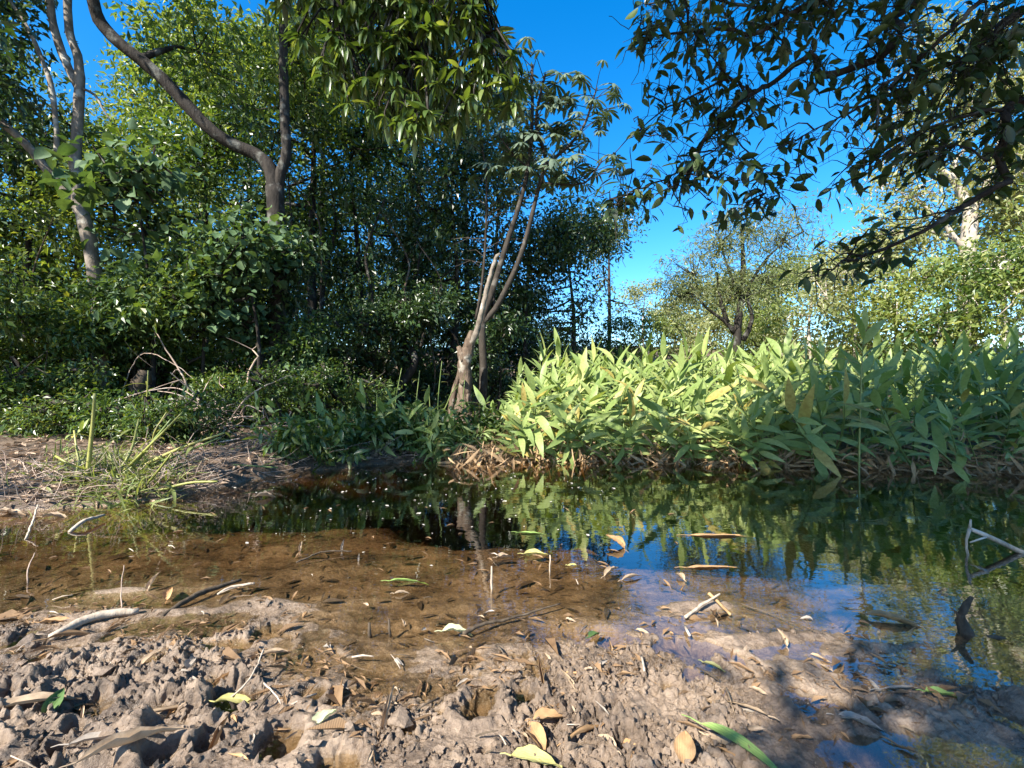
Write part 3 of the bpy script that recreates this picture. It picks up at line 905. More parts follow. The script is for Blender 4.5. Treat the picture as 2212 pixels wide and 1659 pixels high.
for u, d, h, r, m_, sz, lab in [(480, 6.5, .75, .45, 'under', .06, 'knee-high bush just behind the brush pile'), (600, 6.4, .8, .5, 'forest', .05, 'knee-high fine-leaved bush at the top of the bank'), (700, 6.7, .9, .5, 'forest', .05, 'knee-high bush between brush pile and slim stems'), (800, 7.0, .7, .45, 'under', .06, 'knee-high bush by the sunlit litter'),
                                (255, 5.2, .5, .45, 'forest', .05, 'ankle-high bush between the tall cut stalk and brush pile'), (350, 5.0, .45, .42, 'under', .05, 'ankle-high bush at the foot of the brush pile'), (420, 5.2, .5, .45, 'forest', .05, 'ankle-high dark bush near the water below the brush pile'), (150, 5.3, .5, .45, 'under', .05, 'ankle-high bush behind the leaning stalks'), (200, 5.9, .9, .5, 'under', .06, 'knee-high bush behind the tall cut stalk'), (60, 5.6, .8, .5, 'forest', .06, 'knee-high bush over the bare ground'), (1400, 15, 2.0, 1.2, 'bright', .11, 'low sunny bush on the skyline under the tiny tree'), (1470, 16, 2.2, 1.3, 'sunwashed', .12, 'low pale bush on the skyline beside another'), (1330, 15, 2.2, 1.2, 'under', .11, 'low green bush on the skyline beside the round-topped tree'), (1540, 14, 2.2, 1.2, 'sunwashed', .11, 'low pale bush behind the stems of the feathery tree'), (1640, 14, 2.4, 1.3, 'bright', .11, 'low sunny bush behind the thicket past the feathery tree'), (1240, 11.5, 2.8, 1.3, 'forest_dark', .09, 'dark low bush in front of the round-topped tree')]:
    forest_tree(lab, BUSH, u, d, h, r, M[m_], 2600, sz, name='bush', low=.05, nl=7, cat='bush', clump=.15 if d < 10 else .3, twigs=30, tr=.02, twig_r=.005, barkm=M['bark_grey'])
# a big round-leaved shrub hanging in front of the forked tree
forest_tree('shrub with large round grey-green leaves in front of the forked tree', None, 545, 6.9, 2.9, .95, M['broad'], 2600, .10, name='round_leaved_shrub', low=.25, nl=8, cat='shrub', clump=.3, twigs=60, tr=.035, aspect=.85, per=12, rich=True)
forest_tree('shrub with large round dark leaves under the arching limb', None, 330, 6.7, 3.9, .8, M['broad'], 650, .14, name='round_leaved_shrub', low=.45, nl=7, cat='shrub', clump=.35, twigs=50, tr=.035, aspect=.8, per=10, rich=True)

# --- the open slope on the other side: sunny trees
SLOPE = 'sunny trees beyond the ginger thicket'
D = 11.0
b = spot(1595, 770, D)
b[2] = gz(b[0], b[1]) - .05
feather = [(spots([(1592, 727), (1602, 637), (1605, 553), (1600, 480)], D)), spots([(1588, 720), (1565, 694), (1521, 660), (1488, 610)], D), spots([(1571, 697), (1555, 643), (1548, 590)], D), spots([(1605, 735), (1625, 690), (1615, 630), (1655, 560), (1700, 520)], D), spots([(1602, 640), (1580, 600), (1560, 540)], D)]
tree('feathery_tree', 'feathery narrow-leaved tree with several dark stems above the ginger thicket', None, b,
     [(np.vstack([b, feather[0]]), [.10, .095, .075, .05, .02])] + [(f_, list(np.linspace(.06, .015, len(f_)))) for f_ in feather[1:]],
     [(*spot(1500, 600, D), .75, .8, .7), (*spot(1560, 530, D), .8, .8, .7), (*spot(1620, 500, D), .8, .8, .6), (*spot(1690, 520, D), .85, .8, .6), (*spot(1650, 600, D), .9, .8, .6), (*spot(1470, 640, D), .5, .6, .5), (*spot(1580, 640, D), .8, .7, .5), (*spot(1720, 470, D), .5, .6, .4)],
     M['willow'], M['bark_dark'], 9500, .115, aspect=.17, per=14, clump=.22, twigs=150, twig_r=.008, droop=.3)
D = 17.0
b = spot(2088, 760, D)
b[2] = gz(b[0], b[1]) - .05
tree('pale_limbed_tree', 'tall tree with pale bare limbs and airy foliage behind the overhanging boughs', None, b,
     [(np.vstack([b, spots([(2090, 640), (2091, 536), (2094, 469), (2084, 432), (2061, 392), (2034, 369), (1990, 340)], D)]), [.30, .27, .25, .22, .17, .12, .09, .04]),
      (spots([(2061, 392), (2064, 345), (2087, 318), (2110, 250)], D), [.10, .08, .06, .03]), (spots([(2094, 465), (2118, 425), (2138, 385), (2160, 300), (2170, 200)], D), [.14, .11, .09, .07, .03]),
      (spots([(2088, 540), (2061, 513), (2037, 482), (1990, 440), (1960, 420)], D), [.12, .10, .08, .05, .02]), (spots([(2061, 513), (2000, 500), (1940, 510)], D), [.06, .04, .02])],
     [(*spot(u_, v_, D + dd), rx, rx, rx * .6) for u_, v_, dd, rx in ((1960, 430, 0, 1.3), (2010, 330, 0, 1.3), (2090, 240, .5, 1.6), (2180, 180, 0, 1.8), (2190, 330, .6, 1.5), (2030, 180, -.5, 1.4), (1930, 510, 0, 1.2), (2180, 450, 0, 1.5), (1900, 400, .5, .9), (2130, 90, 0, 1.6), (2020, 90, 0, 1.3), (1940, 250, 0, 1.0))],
     M['sunwashed'], M['bark_far'], 10500, .17, twigs=150, twig_r=.022, clump=.42, per=20)
slope = [(1760, 15, 3.8, 1.8, 'sunwashed', 'pale sunny bush tree behind the feathery tree'), (1850, 18, 5.2, 2.0, 'sunwashed', 'pale branching tree low on the skyline'), (1690, 20, 4.4, 1.8, 'bright', 'pale rounded tree peeping over the middle of the thicket'),
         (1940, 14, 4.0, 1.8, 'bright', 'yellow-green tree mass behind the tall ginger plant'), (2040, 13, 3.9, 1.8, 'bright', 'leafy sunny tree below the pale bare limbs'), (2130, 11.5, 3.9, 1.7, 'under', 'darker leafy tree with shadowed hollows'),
         (2230, 10.5, 4.2, 1.8, 'bright', 'bright yellow-green tree at the edge of the clearing'), (2350, 12, 6.0, 2.2, 'bright', 'tall sunny tree cut by the picture edge'), (1500, 24, 3.6, 2.2, 'sunwashed', 'distant pale bushes-like tree under the feathery tree'),
         (2170, 19, 9.0, 2.6, 'sunwashed', 'tall pale leafy tree behind the bare limbs'), (2290, 16, 9.5, 2.4, 'sunwashed', 'tall pale tree at the far edge behind the dark boughs'), (1600, 26, 4.2, 2.5, 'sunwashed', 'far pale tree between the stems of the feathery tree')]
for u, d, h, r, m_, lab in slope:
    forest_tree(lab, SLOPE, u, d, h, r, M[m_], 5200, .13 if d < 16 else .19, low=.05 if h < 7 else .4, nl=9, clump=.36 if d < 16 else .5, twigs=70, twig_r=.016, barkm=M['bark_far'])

# --- unseen trees added beside and behind the camera to throw the shade
forest_tree('unseen tall tree added beside the clearing to shade the wood', None, -4600, 2.0, 8.6, 2.4, M['forest'], 2300, .2, low=.35, nl=9, clump=.5, twigs=0)
forest_tree('second unseen tall tree added beside the clearing for shade', None, -2050, 3.9, 9.5, 2.3, M['forest'], 2300, .2, low=.35, nl=9, clump=.5, twigs=0)

forest_tree('unseen tall tree with a high crown added to shade the bank', None, 1106 + 7.4 / .9 * FPX, -.9, 9.2, 1.6, M['forest'], 2300, .18, low=.72, nl=6, clump=.34, twigs=0, tr=.1)

# --- mango-like bough hanging into the picture from above
D = 2.5
b = np.array([.9, -1.5, gz(.9, -1.5) - .05])
hang = empty('hanging_bough_tree', b, 'tree whose boughs of long drooping leaves hang down from above', 'tree')
tb = Tubes()
tb.add([b, (.7, -1.6, 1.4), (.0, -1.5, 2.8), (-.7, -.9, 4.0), (-1.1, .1, 4.5)], [.2, .17, .14, .11, .08], 12, .2, .05)
tb.add([(.0, -1.5, 2.8), (-.8, -2.0, 4.0), (-1.6, -2.6, 4.8)], [.11, .08, .03], 9, .2, .05)
limbs = [np.array([(-1.1, .1, 4.5), (-.9, 1.1, 4.3), (-.75, 1.9, 3.7), (-.65, 2.4, 3.15), (-.5, 2.55, 2.7)]), np.array([(-.9, 1.1, 4.3), (-.5, 1.8, 3.7), (-.25, 2.3, 3.1), (-.12, 2.5, 2.65)]), np.array([(-.75, 1.9, 3.7), (-.9, 2.4, 3.1), (-.95, 2.6, 2.6)])]
for l_ in limbs:
    tb.add(l_, list(np.linspace(.06, .008, len(l_))), 8, .15, .04)
obj('trunk', tb.mesh('trunk', b), M['bark_dark'], hang)
poly = [(600, 0), (640, 100), (690, 190), (740, 250), (790, 270), (840, 310), (900, 345), (930, 320), (960, 295), (1000, 300), (1060, 265), (1115, 250), (1135, 180), (1090, 120), (1060, 85), (1030, 40), (1035, 0), (1060, -120), (560, -120), (575, -20)]


def inside(px, py, pg):
    c = False
    for i in range(len(pg)):
        (x1, y1), (x2, y2) = pg[i], pg[i - 1]
        if (y1 > py) != (y2 > py) and px < (x2 - x1) * (py - y1) / (y2 - y1) + x1:
            c = not c
    return c


whorls = []
while len(whorls) < 350:
    u_, v_ = rng.uniform(560, 1135), rng.uniform(-75, 320)
    if inside(u_, v_ + 22, poly):
        whorls.append(spot(u_, v_ - 4, D + float(np.clip(rng.normal(0, .30), -.25, .7))))
for i in range(36):
    whorls.append(spot(rng.uniform(950, 1075), rng.uniform(-70, 70), D + rng.uniform(-.2, .3)))
whorls = sorted(whorls, key=lambda p: p[1] + rng.normal(0, .12))
hl = [strip_leaf('hanging_leaf', .095, .027, bend=.3 + .22 * i, fold=.3, twist=.25 * (i - 2), n=6, shape=.8, seed=i) for i in range(5)]
for m_ in hl:
    m_.materials.append(M['hang'])
tw = Tubes()
nodes = np.vstack([smooth_path(l_, [1] * len(l_), .1)[0] for l_ in limbs])
parts, rest = 0, []


def leaf_frame(axis, nrm):
    y = Vector(axis).normalized()
    x = y.cross(Vector(nrm)).normalized()
    z = x.cross(y)
    return Matrix((x, y, z)).transposed()


for w in whorls:
    dn = np.linalg.norm(nodes - (w + [0, 0, .25]), axis=1)
    o = nodes[np.argmin(dn)]
    tw.add([o, (o + w) / 2 + [0, 0, .08], w + [0, 0, .02], w], [.006, .005, .004, .003], 5, .12, cap=False)
    n_ = int(rng.integers(8, 13))
    for k in range(n_):
        a = k * 2.4 + rng.uniform(-.4, .4)
        ax = np.array([math.cos(a) * .8, math.sin(a) * .8, rng.uniform(-1.5, .3)])
        nr = np.array([math.cos(a) * .8, math.sin(a) * .8, .8]) + rng.normal(0, .25, 3)
        if parts < 300 and k < 10:
            lf = obj('leaf', hl[int(rng.integers(0, 5))], None, hang)
            s_ = rng.uniform(.7, 1.2)
            lf.matrix_local = Matrix.Translation(Vector(w - b)) @ leaf_frame(ax, nr).to_4x4() @ Matrix.Diagonal((s_, s_, s_, 1))
            parts += 1
        else:
            rest.append((w, ax, nr, .095 * rng.uniform(.6, 1.35)))
obj('twig', tw.mesh('twig', b), M['bark_dark'], hang)
ra = [np.array([r_[i] for r_ in rest]) for i in range(4)]
v_, f_ = leaf_arrays(ra[0], ra[1], ra[2], ra[3], ra[3] * .24, rich=True, droop=.25)
obj('foliage', raw_mesh('foliage', v_ - b, f_), M['hang'], hang)["kind"] = "stuff"
# its upper crown, above the frame: unseen lobes added to shade shore and boughs
ps, ax, nr, L, W, c = crown_leaves([(-1.3, -2.1, 5.2, .9, .8, .7), (-1.9, -3.0, 4.5, .7, .6, .6), (-1.0, -1.9, 4.2, .6, .6, .5), (-.7, -1.1, 5.0, .6, .6, .5), (-2.1, .75, 4.75, .55, .45, .25)], 3800, .19, 14, .22, .25, .6)
v_, f_ = leaf_arrays(ps, ax, nr, L, W)
obj('crown', raw_mesh('crown', v_ - b, f_, False), M['hang'], hang)["kind"] = "stuff"

# --- the dark tree overhanging from the other side
b = np.array([3.9, .4, gz(3.9, .4) - .05])
over = empty('overhanging_tree', b, 'shaded tree whose dark leafy boughs reach in against the bright sky', 'tree')
limb_px = [([(2330, -120), (2130, -60), (1967, 0), (1940, 67), (1917, 110), (1856, 137), (1789, 146), (1732, 141), (1679, 164), (1632, 201), (1582, 235), (1538, 275), (1511, 328), (1491, 368)], 3.0, .05, .008),
           ([(2400, -60), (2212, 17), (2141, 80), (2091, 114), (2050, 150)], 2.9, .04, .01), ([(2120, 0), (2047, 70), (1994, 114), (1957, 154), (1896, 191), (1893, 235), (1893, 295)], 2.9, .022, .006),
           ([(1953, 157), (1886, 218), (1806, 258), (1732, 295)], 2.9, .014, .004), ([(2480, 120), (2330, 180), (2212, 214), (2168, 241), (2158, 285), (2161, 335), (2161, 399), (2134, 412), (2091, 439), (2040, 469), (1957, 516), (1873, 549), (1830, 560), (1785, 588)], 2.8, .05, .006),
           ([(1967, 0), (1860, -20), (1740, 20), (1640, 60), (1560, 70), (1450, 50), (1380, 60)], 2.9, .03, .006), ([(1740, 20), (1600, 10), (1480, -20), (1400, 0)], 3.1, .02, .006),
           ([(2168, 241), (2100, 250), (2020, 270), (1960, 300), (1900, 340)], 2.8, .016, .005), ([(2161, 335), (2110, 330), (2050, 322), (1985, 326)], 2.7, .012, .004),
           ([(1632, 201), (1560, 200), (1480, 215), (1420, 250), (1370, 290)], 3.0, .014, .004), ([(1511, 328), (1470, 370), (1420, 390), (1360, 405), (1320, 425)], 3.0, .010, .004), ([(1582, 235), (1600, 300), (1640, 360), (1650, 420)], 3.1, .010, .004)]
tb = Tubes()
tb.add([b, (3.8, .4, 1.4), (3.9, .5, 2.6), (3.5, .8, 3.8), (2.6, 1.0, 5.0)], [.18, .16, .15, .13, .09], 12, .2, .05)
limbs = []
for px, d_, r0, r1 in limb_px:
    w = spots(px, d_)
    w[:, 1] += np.linspace(0, .0, len(w)) + rng.normal(0, .05, len(w))
    limbs.append(w)
    tb.add(w, list(np.linspace(r0 * .66, r1 * .7, len(w))), 9, .05, .07, .004)
tb.add([(3.9, .5, 2.6), (4.1, 1.6, 2.9), limbs[4][0]], [.08, .07, .055], 9, .15, .05)
tb.add([(3.7, .7, 3.3), (3.7, 1.8, 3.6), limbs[0][0]], [.08, .07, .055], 9, .15, .05)
tb.add([(3.9, .5, 2.9), (3.9, 1.8, 3.3), limbs[1][0]], [.06, .05, .042], 9, .15, .05)
tb.add([(3.5, .8, 3.8), (2.2, .6, 4.6), (.6, .3, 5.2), (-.4, 0, 5.4)], [.09, .07, .05, .03], 9, .2, .05)
tb.add([(2.6, .7, 4.5), (2.0, 1.4, 5.2), (1.0, 1.6, 5.6)], [.06, .05, .02], 8, .2, .05)
tb.add([(3.5, .8, 3.8), (3.7, 2.2, 5.0), (3.6, 3.6, 5.6), (2.4, 4.1, 5.7)], [.08, .06, .04, .015], 8, .2, .05)
tb.add([(3.6, 3.0, 5.4), (4.6, 3.5, 5.6), (5.6, 3.5, 5.5)], [.04, .03, .015], 8, .2, .05)
obj('trunk', tb.mesh('trunk', b), M['bark_dark'], over)
twig_spots = [p_ for px, *_ in limb_px for p_ in px if p_[0] < 2215 and p_[1] > -10]
clusters = [(twig_spots[int(i_)][0] + float(a_), twig_spots[int(i_)][1] + float(c_)) for i_, a_, c_ in zip(rng.integers(0, len(twig_spots), 42), rng.normal(0, 38, 42), rng.normal(12, 26, 42))] + [(1420, 60), (1390, 25), (1470, 30), (1520, 60), (1560, 15), (1600, 60), (1650, 25), (1700, 50), (1740, 15), (1780, 60), (1830, 20), (1880, 55), (1930, 25), (1990, 60), (2050, 30), (2110, 50), (2170, 30), (2200, 80),
            (1410, 120), (1400, 190), (1450, 160), (1500, 110), (1490, 230), (1560, 140), (1640, 120), (1700, 100), (1760, 100), (1860, 90), (1440, 290), (1380, 270), (1530, 310), (1480, 330), (1600, 300), (1640, 260), (1690, 230), (1700, 290), (1740, 200),
            (1350, 395), (1310, 430), (1400, 370), (1400, 430), (1450, 400), (1480, 460), (1540, 430), (1570, 380), (1630, 360), (1650, 420), (1600, 450), (1560, 480), (1740, 370), (1790, 400), (1690, 380), (1680, 330),
            (1810, 200), (1870, 170), (1850, 290), (1900, 250), (1920, 330), (1880, 350), (1850, 380), (1830, 400), (1960, 250), (1940, 290), (2000, 220), (2060, 190), (2120, 150), (2170, 140), (2190, 190), (2130, 220), (2060, 250), (2000, 280), (1990, 330), (2040, 330), (2090, 300), (2180, 290), (1940, 370), (1990, 370), (1930, 400),
            *[(float(a_), float(c_)) for a_, c_ in zip(rng.uniform(1380, 2210, 26), rng.uniform(-20, 90, 26))], *[(float(a_), float(c_)) for a_, c_ in zip(rng.uniform(1900, 2210, 16), rng.uniform(100, 300, 16))], (2170, 340), (1810, 540), (1850, 520), (1900, 510), (1930, 470), (1780, 580), (1870, 575), (2010, 180), (2080, 100), (2190, 250), (2100, 200)]
nodes = np.vstack([smooth_path(l_, [1] * len(l_), .06)[0] for l_ in limbs])
ol = [strip_leaf('overhead_leaf', .098, .040, bend=.35 + .2 * i, fold=.22, twist=.2 * (i - 2), n=6, shape=.85, seed=20 + i) for i in range(5)]
for m_ in ol:
    m_.materials.append(M['over'])
tw = Tubes()
parts, rest = 0, []
for cu, cv in clusters:
    w = spot(cu, cv, 2.95 + rng.normal(0, .15))
    dn = np.linalg.norm(nodes - w, axis=1) + (nodes[:, 2] < w[2] - .05) * .25
    o = nodes[np.argmin(dn)]
    dirv = unit(w - o + np.array([-.05, 0, .02]))
    end = w + dirv * .06
    tw.add([o, (o + end) / 2 + rng.normal(0, .03, 3), end], [.0055, .004, .002], 5, .05, cap=False, wob=.006)
    for j in range(2):
        e2 = (o + end) / 2 + rng.normal(0, .14, 3)
        tw.add([(o + end) / 2, ((o + end) / 2 + e2) / 2 + rng.normal(0, .03, 3), e2], [.003, .0025, .0015], 4, .05, cap=False, wob=.006)
    n_ = int(rng.integers(10, 16))
    for k in range(n_):
        a = k * 2.4 + rng.uniform(-.5, .5)
        p0 = end - dirv * .028 * k + rng.normal(0, .045, 3)
        ax_ = np.array([math.cos(a) * .8 - .1, math.sin(a) * .8, rng.uniform(-1.1, .25)]) + dirv * .35
        nr_ = np.array([rng.normal(0, .5), rng.normal(0, .5), 1.0])
        tw.add([end - dirv * .035 * k, p0], [.0016, .0012], 4, .1, cap=False)
        if parts < 300 and k < 4:
            lf = obj('leaf', ol[int(rng.integers(0, 5))], None, over)
            s_ = rng.uniform(.7, 1.25)
            lf.matrix_local = Matrix.Translation(Vector(p0 - b)) @ leaf_frame(ax_, nr_).to_4x4() @ Matrix.Diagonal((s_, s_, s_, 1))
            parts += 1
        else:
            rest.append((p0, ax_, nr_, .095 * rng.uniform(.6, 1.3)))
# bare tangled twigs
for i in range(150):
    o = nodes[int(rng.integers(0, len(nodes)))]
    e = o + np.array([rng.normal(-.1, .2), rng.normal(0, .15), rng.normal(-.1, .2)])
    tw.add([o, (o + e) / 2 + rng.normal(0, .04, 3), e], [.0035, .0025, .0012], 4, .05, cap=False, wob=.008)
obj('twig', tw.mesh('twig', b), M['bark_dark'], over)
ra = [np.array([r_[i] for r_ in rest]) for i in range(4)]
v_, f_ = leaf_arrays(ra[0], ra[1], ra[2], ra[3], ra[3] * .42, rich=True)
obj('foliage', raw_mesh('foliage', v_ - b, f_), M['over'], over)["kind"] = "stuff"
ps, ax, nr, L, W, c = crown_leaves([(.3, .2, 5.4, 1.2, 1.1, .7), (1.4, .9, 5.6, 1.4, 1.3, .8), (2.7, 1.2, 5.4, 1.4, 1.2, .9), (1.0, 1.7, 4.6, .9, .7, .5), (2.2, 2.1, 4.5, 1.1, .7, .5), (3.4, 2.2, 4.4, 1.0, .7, .7), (-.6, -1.2, 5.6, .9, .9, .6), (4.4, .8, 5.0, 1.2, 1.2, .9), (-.35, .9, 4.9, .8, .6, .4), (2.0, .2, 6.2, 1.6, 1.2, .6), (3.6, .9, 6.2, 1.6, 1.2, .6), (1.0, -.4, 6.4, 1.3, 1.0, .6), (2.4, 4.0, 5.6, 1.2, .9, .4), (4.0, 4.0, 5.6, 1.3, .9, .4), (5.5, 3.5, 5.4, 1.2, 1.0, .5), (1.25, 2.45, 5.1, .75, .7, .3), (2.4, 2.5, 5.2, 1.0, .7, .35), (3.6, 2.5, 5.2, 1.0, .7, .35)],
                                   38000, .14, 16, .24, .42, .4, shell=.3)  # unseen canopy above the frame, lobes shaped to shade ginger and boughs
v_, f_ = leaf_arrays(ps, ax, nr, L, W)
obj('crown', raw_mesh('crown', v_ - b, f_, False), M['over'], over)["kind"] = "stuff"

# ------------------------------------------------------------------ ginger thicket
gl = [strip_leaf('ginger_leaf', .42, .094, bend=b_, fold=f_, twist=t_, n=7, shape=.72, seed=40 + i) for i, (b_, f_, t_) in enumerate(((.25, .18, .1), (.6, .16, -.15), (1.0, .2, .25), (.45, .22, 0), (1.35, .16, -.2)))]
for m_ in gl:
    m_.materials.append(M['ginger'])
gy = [m_.copy() for m_ in gl[:3]]
for m_ in gy:
    m_.materials.clear()
    m_.materials.append(M['ginger_yellow'])
dl = [strip_leaf('withered_leaf', .34, .045, bend=b_, fold=.5, twist=t_, n=7, shape=.7, curl=.8, notch=.03, seed=60 + i) for i, (b_, t_) in enumerate(((1.3, .6), (1.9, -.9), (.9, 1.2)))]
for m_ in dl:
    m_.materials.append(M['straw'])


def ginger_kind(h, n, spread, seed, lean=.12, first=.12):
    """One make of plant: a leaning cane with two ranks of leaves: (stem mesh, [(leaf, matrix)])."""
    q = np.random.default_rng(seed)
    la = q.uniform(0, 6.28)
    top = np.array([math.cos(la) * lean * h, math.sin(la) * lean * h, h])
    pts = np.array([(0, 0, -.08), top * [.25, .25, .4], top * [.6, .6, .75], top])
    tb = Tubes()
    tb.add(pts, [.011, .010, .008, .004], 6, .12)
    me = tb.mesh('ginger_stem')
    me.materials.append(M['stalk'])
    pp, _ = smooth_path(pts, [1] * 4, .02)
    fan = q.normal(0, .35)
    lv = []
    for i in range(n):
        t = first + (1 - first) * (i + 1) / n
        o = pp[int(min(t, 1) * (len(pp) - 1))]
        side = 1 if i % 2 else -1
        az = fan + (0 if side > 0 else math.pi) + q.normal(0, .35)
        el = spread + (1.25 - spread) * max(0, t - .6) / .4 + q.normal(0, .15)
        ax_ = (math.cos(az) * math.cos(el), math.sin(az) * math.cos(el), math.sin(el))
        nr_ = (-math.cos(az) * math.sin(el) + q.normal(0, .15), -math.sin(az) * math.sin(el) - .45 + q.normal(0, .15), math.cos(el) + .1)
        s_ = q.uniform(.75, 1.1) * (1 - .25 * abs(t - .65))
        lv.append((int(q.integers(0, 5)), Matrix.Translation(Vector(o)) @ leaf_frame(ax_, nr_).to_4x4() @ Matrix.Diagonal((s_, s_, s_, 1)), 0))
    for i in range(2):
        az = q.uniform(0, 6.28)
        o = pp[int((.08 + .2 * q.random()) * len(pp))]
        ax_ = (math.cos(az), math.sin(az), .3)
        lv.append((int(q.integers(0, 3)), Matrix.Translation(Vector(o)) @ leaf_frame(ax_, (0, 0, 1)).to_4x4() @ Matrix.Diagonal((.8, .8, .8, 1)), 1))
    return me, lv


kinds = [ginger_kind(h_, n_, s_, 70 + i) for i, (h_, n_, s_) in enumerate(((.90, 13, .35), (.83, 12, .5), (.97, 14, .25), (.76, 11, .5), (1.0, 13, .6), (.87, 12, .1)))]
low_kinds = [ginger_kind(h_, n_, s_, 90 + i, lean=l_, first=.1) for i, (h_, n_, s_, l_) in enumerate(((.75, 9, .3, .5), (.6, 8, .1, .7), (.85, 9, .4, .4)))]


def joined_plant(kd):
    """The same plant as one mesh, for the ranks behind."""
    me, lv = kd
    V, F, n = [], [], 0
    for src, mt in [(me, Matrix())] + [((gl, dl)[w][i], m_) for i, m_, w in lv if w == 0]:
        co = np.empty(len(src.vertices) * 3, np.float32)
        src.vertices.foreach_get("co", co)
        co = co.reshape(-1, 3)
        mm = np.array(mt)
        V.append(co @ mm[:3, :3].T + mm[:3, 3])
        F += [tuple(i + n for i in p_.vertices) for p_ in src.polygons if len(p_.vertices) == 4]
        n += len(co)
    r_ = raw_mesh('ginger_plant', np.vstack(V), np.array(F))
    r_.materials.append(M['ginger'])
    return r_


jk = [joined_plant(k) for k in kinds]


def ginger(x, y, kd, rz, s, label, group, parts=True, tilt=(0, 0), z=None, dead=True):
    zz = gz(x, y) if z is None else z
    zz = max(zz, -.12)
    mtx = Matrix.LocRotScale(Vector((x, y, zz)), Matrix.Rotation(tilt[0], 3, 'X') @ Matrix.Rotation(tilt[1], 3, 'Y') @ Matrix.Rotation(rz, 3, 'Z'), Vector((s, s, s)))
    if not parts:
        o = obj('ginger_lily', jk[kd], None)
        o.matrix_world = mtx
        tag(o, label, 'plant', group)
        return o
    t = empty('ginger_lily', (0, 0, 0), label, 'plant', group)
    t.matrix_world = mtx
    me, lv = kd
    obj('stem', me, None, t)
    for i, m_, w in lv:
        if w and not dead:
            continue
        old_ = (not w) and rng.random() < .07
        lf = obj('withered_leaf' if w else 'leaf', gy[i % 3] if old_ else (gl, dl)[w][i], None, t)
        lf.matrix_local = m_
    return t


front = 0
GS, GD, GB = 'ginger lilies on the sunlit front edge', 'ginger lilies on the shaded front edge', 'ginger lilies in the ranks behind'
cells = []
for x in np.arange(-.12, 7.0, .20):
    yf = float(np.interp(x, FAR_X, FAR_Y))
    for r_ in range(3):
        cells.append((x + rng.normal(0, .07), yf - .22 + r_ * .27 + rng.normal(0, .07), r_))
ZONE = ((.6, 'beside the broken trunk'), (1.5, 'before the gap of open sky'), (2.4, 'below the feathery tree'), (3.2, 'next to the shade line'), (4.3, 'round the tallest plant'), (5.6, 'behind the drooping canes'), (99, 'at the picture edge'))


def zone(x):
    return next(t for lim, t in ZONE if x < lim)


for x, y, r_ in cells:
    hgt = np.interp(x, [-.3, .1, .6, 1.2, 3.4, 7.5], [.66, .82, .97, 1.0, .95, .95])
    k_ = kinds[int(rng.integers(0, 6))]
    lit = x < 3.2
    s_ = hgt * rng.uniform(.72, 1.18) * (.72, .9, 1.0)[r_]
    row = ('leaning ginger lily in the front row', 'ginger lily in the second row', 'ginger lily in the third row')[r_]
    ginger(x, y, k_, rng.normal(0, .6), s_, ('sunlit ' if lit else 'shaded ') + row + ' ' + zone(x), (GS if lit else GD) + ', ' + zone(x) + ', row %s' % ('one', 'two', 'three')[r_], True,
           (rng.normal((.28, .10, .03)[r_], .16), rng.normal(0, .24 if rng.random() < .8 else .7)), z=None if r_ else -.05)
def rear_height(x):
    return float(np.interp(x, [0, .6, 1.2, 3.0, 3.8, 7.5], [.74, .88, .95, .95, 1.0, 1.0]))


for x in np.arange(.0, 9.0, .28):
    yf = float(np.interp(x, FAR_X, FAR_Y))
    for r_ in range(4):
        ginger(x + rng.normal(0, .1), yf + .62 + r_ * .34 + rng.normal(0, .10), int(rng.integers(0, 6)), rng.normal(0, .7), rear_height(x) * rng.uniform(.78, 1.2), 'rear-rank ginger lily ' + zone(x) + ' showing only its leaf tips', GB + ' ' + zone(x), False,
               (rng.normal(0, .09), rng.normal(0, .09)))
# the thicket goes on behind as one mass
src = []
for m_ in jk:
    co = np.empty(len(m_.vertices) * 3, np.float32)
    m_.vertices.foreach_get("co", co)
    src.append((co.reshape(-1, 3), np.array([tuple(p_.vertices) for p_ in m_.polygons])))
V, F, n_ = [], [], 0
for x in np.arange(.4, 13.5, .42):
    yf = float(np.interp(x, FAR_X, FAR_Y))
    for r_ in range(9):
        co, fc = src[int(rng.integers(0, 6))]
        px_, py_ = x + r_ * .1 + rng.normal(0, .15), yf + 2.0 + r_ * .55 + rng.normal(0, .15)
        a_, s_ = rng.normal(0, .8), rng.uniform(.8, 1.2)
        ca, sa = math.cos(a_) * s_, math.sin(a_) * s_
        V.append(np.stack([co[:, 0] * ca - co[:, 1] * sa + px_, co[:, 0] * sa + co[:, 1] * ca + py_, co[:, 2] * s_ + gz(px_, py_)], -1))
        F.append(fc + n_)
        n_ += len(co)
tag(obj('ginger_undergrowth', raw_mesh('ginger_undergrowth', np.vstack(V), np.vstack(F)), M['ginger']), 'mass of ginger foliage behind the thicket', 'undergrowth', kind='stuff')
# low leaning shoots that dip to the water along the sunny edge
for x in np.arange(.0, 3.6, .10):
    yf = float(np.interp(x, FAR_X, FAR_Y))
    ginger(x + rng.normal(0, .06), yf - .34 + rng.normal(0, .07), low_kinds[int(rng.integers(0, 3))], rng.normal(0, .8), rng.uniform(.75, 1.1), 'short ginger shoot leaning over the water ' + zone(x), 'short ginger shoots dipping to the water ' + zone(x), True, (.45 + rng.normal(0, .25), rng.normal(0, .35)), z=-.03)
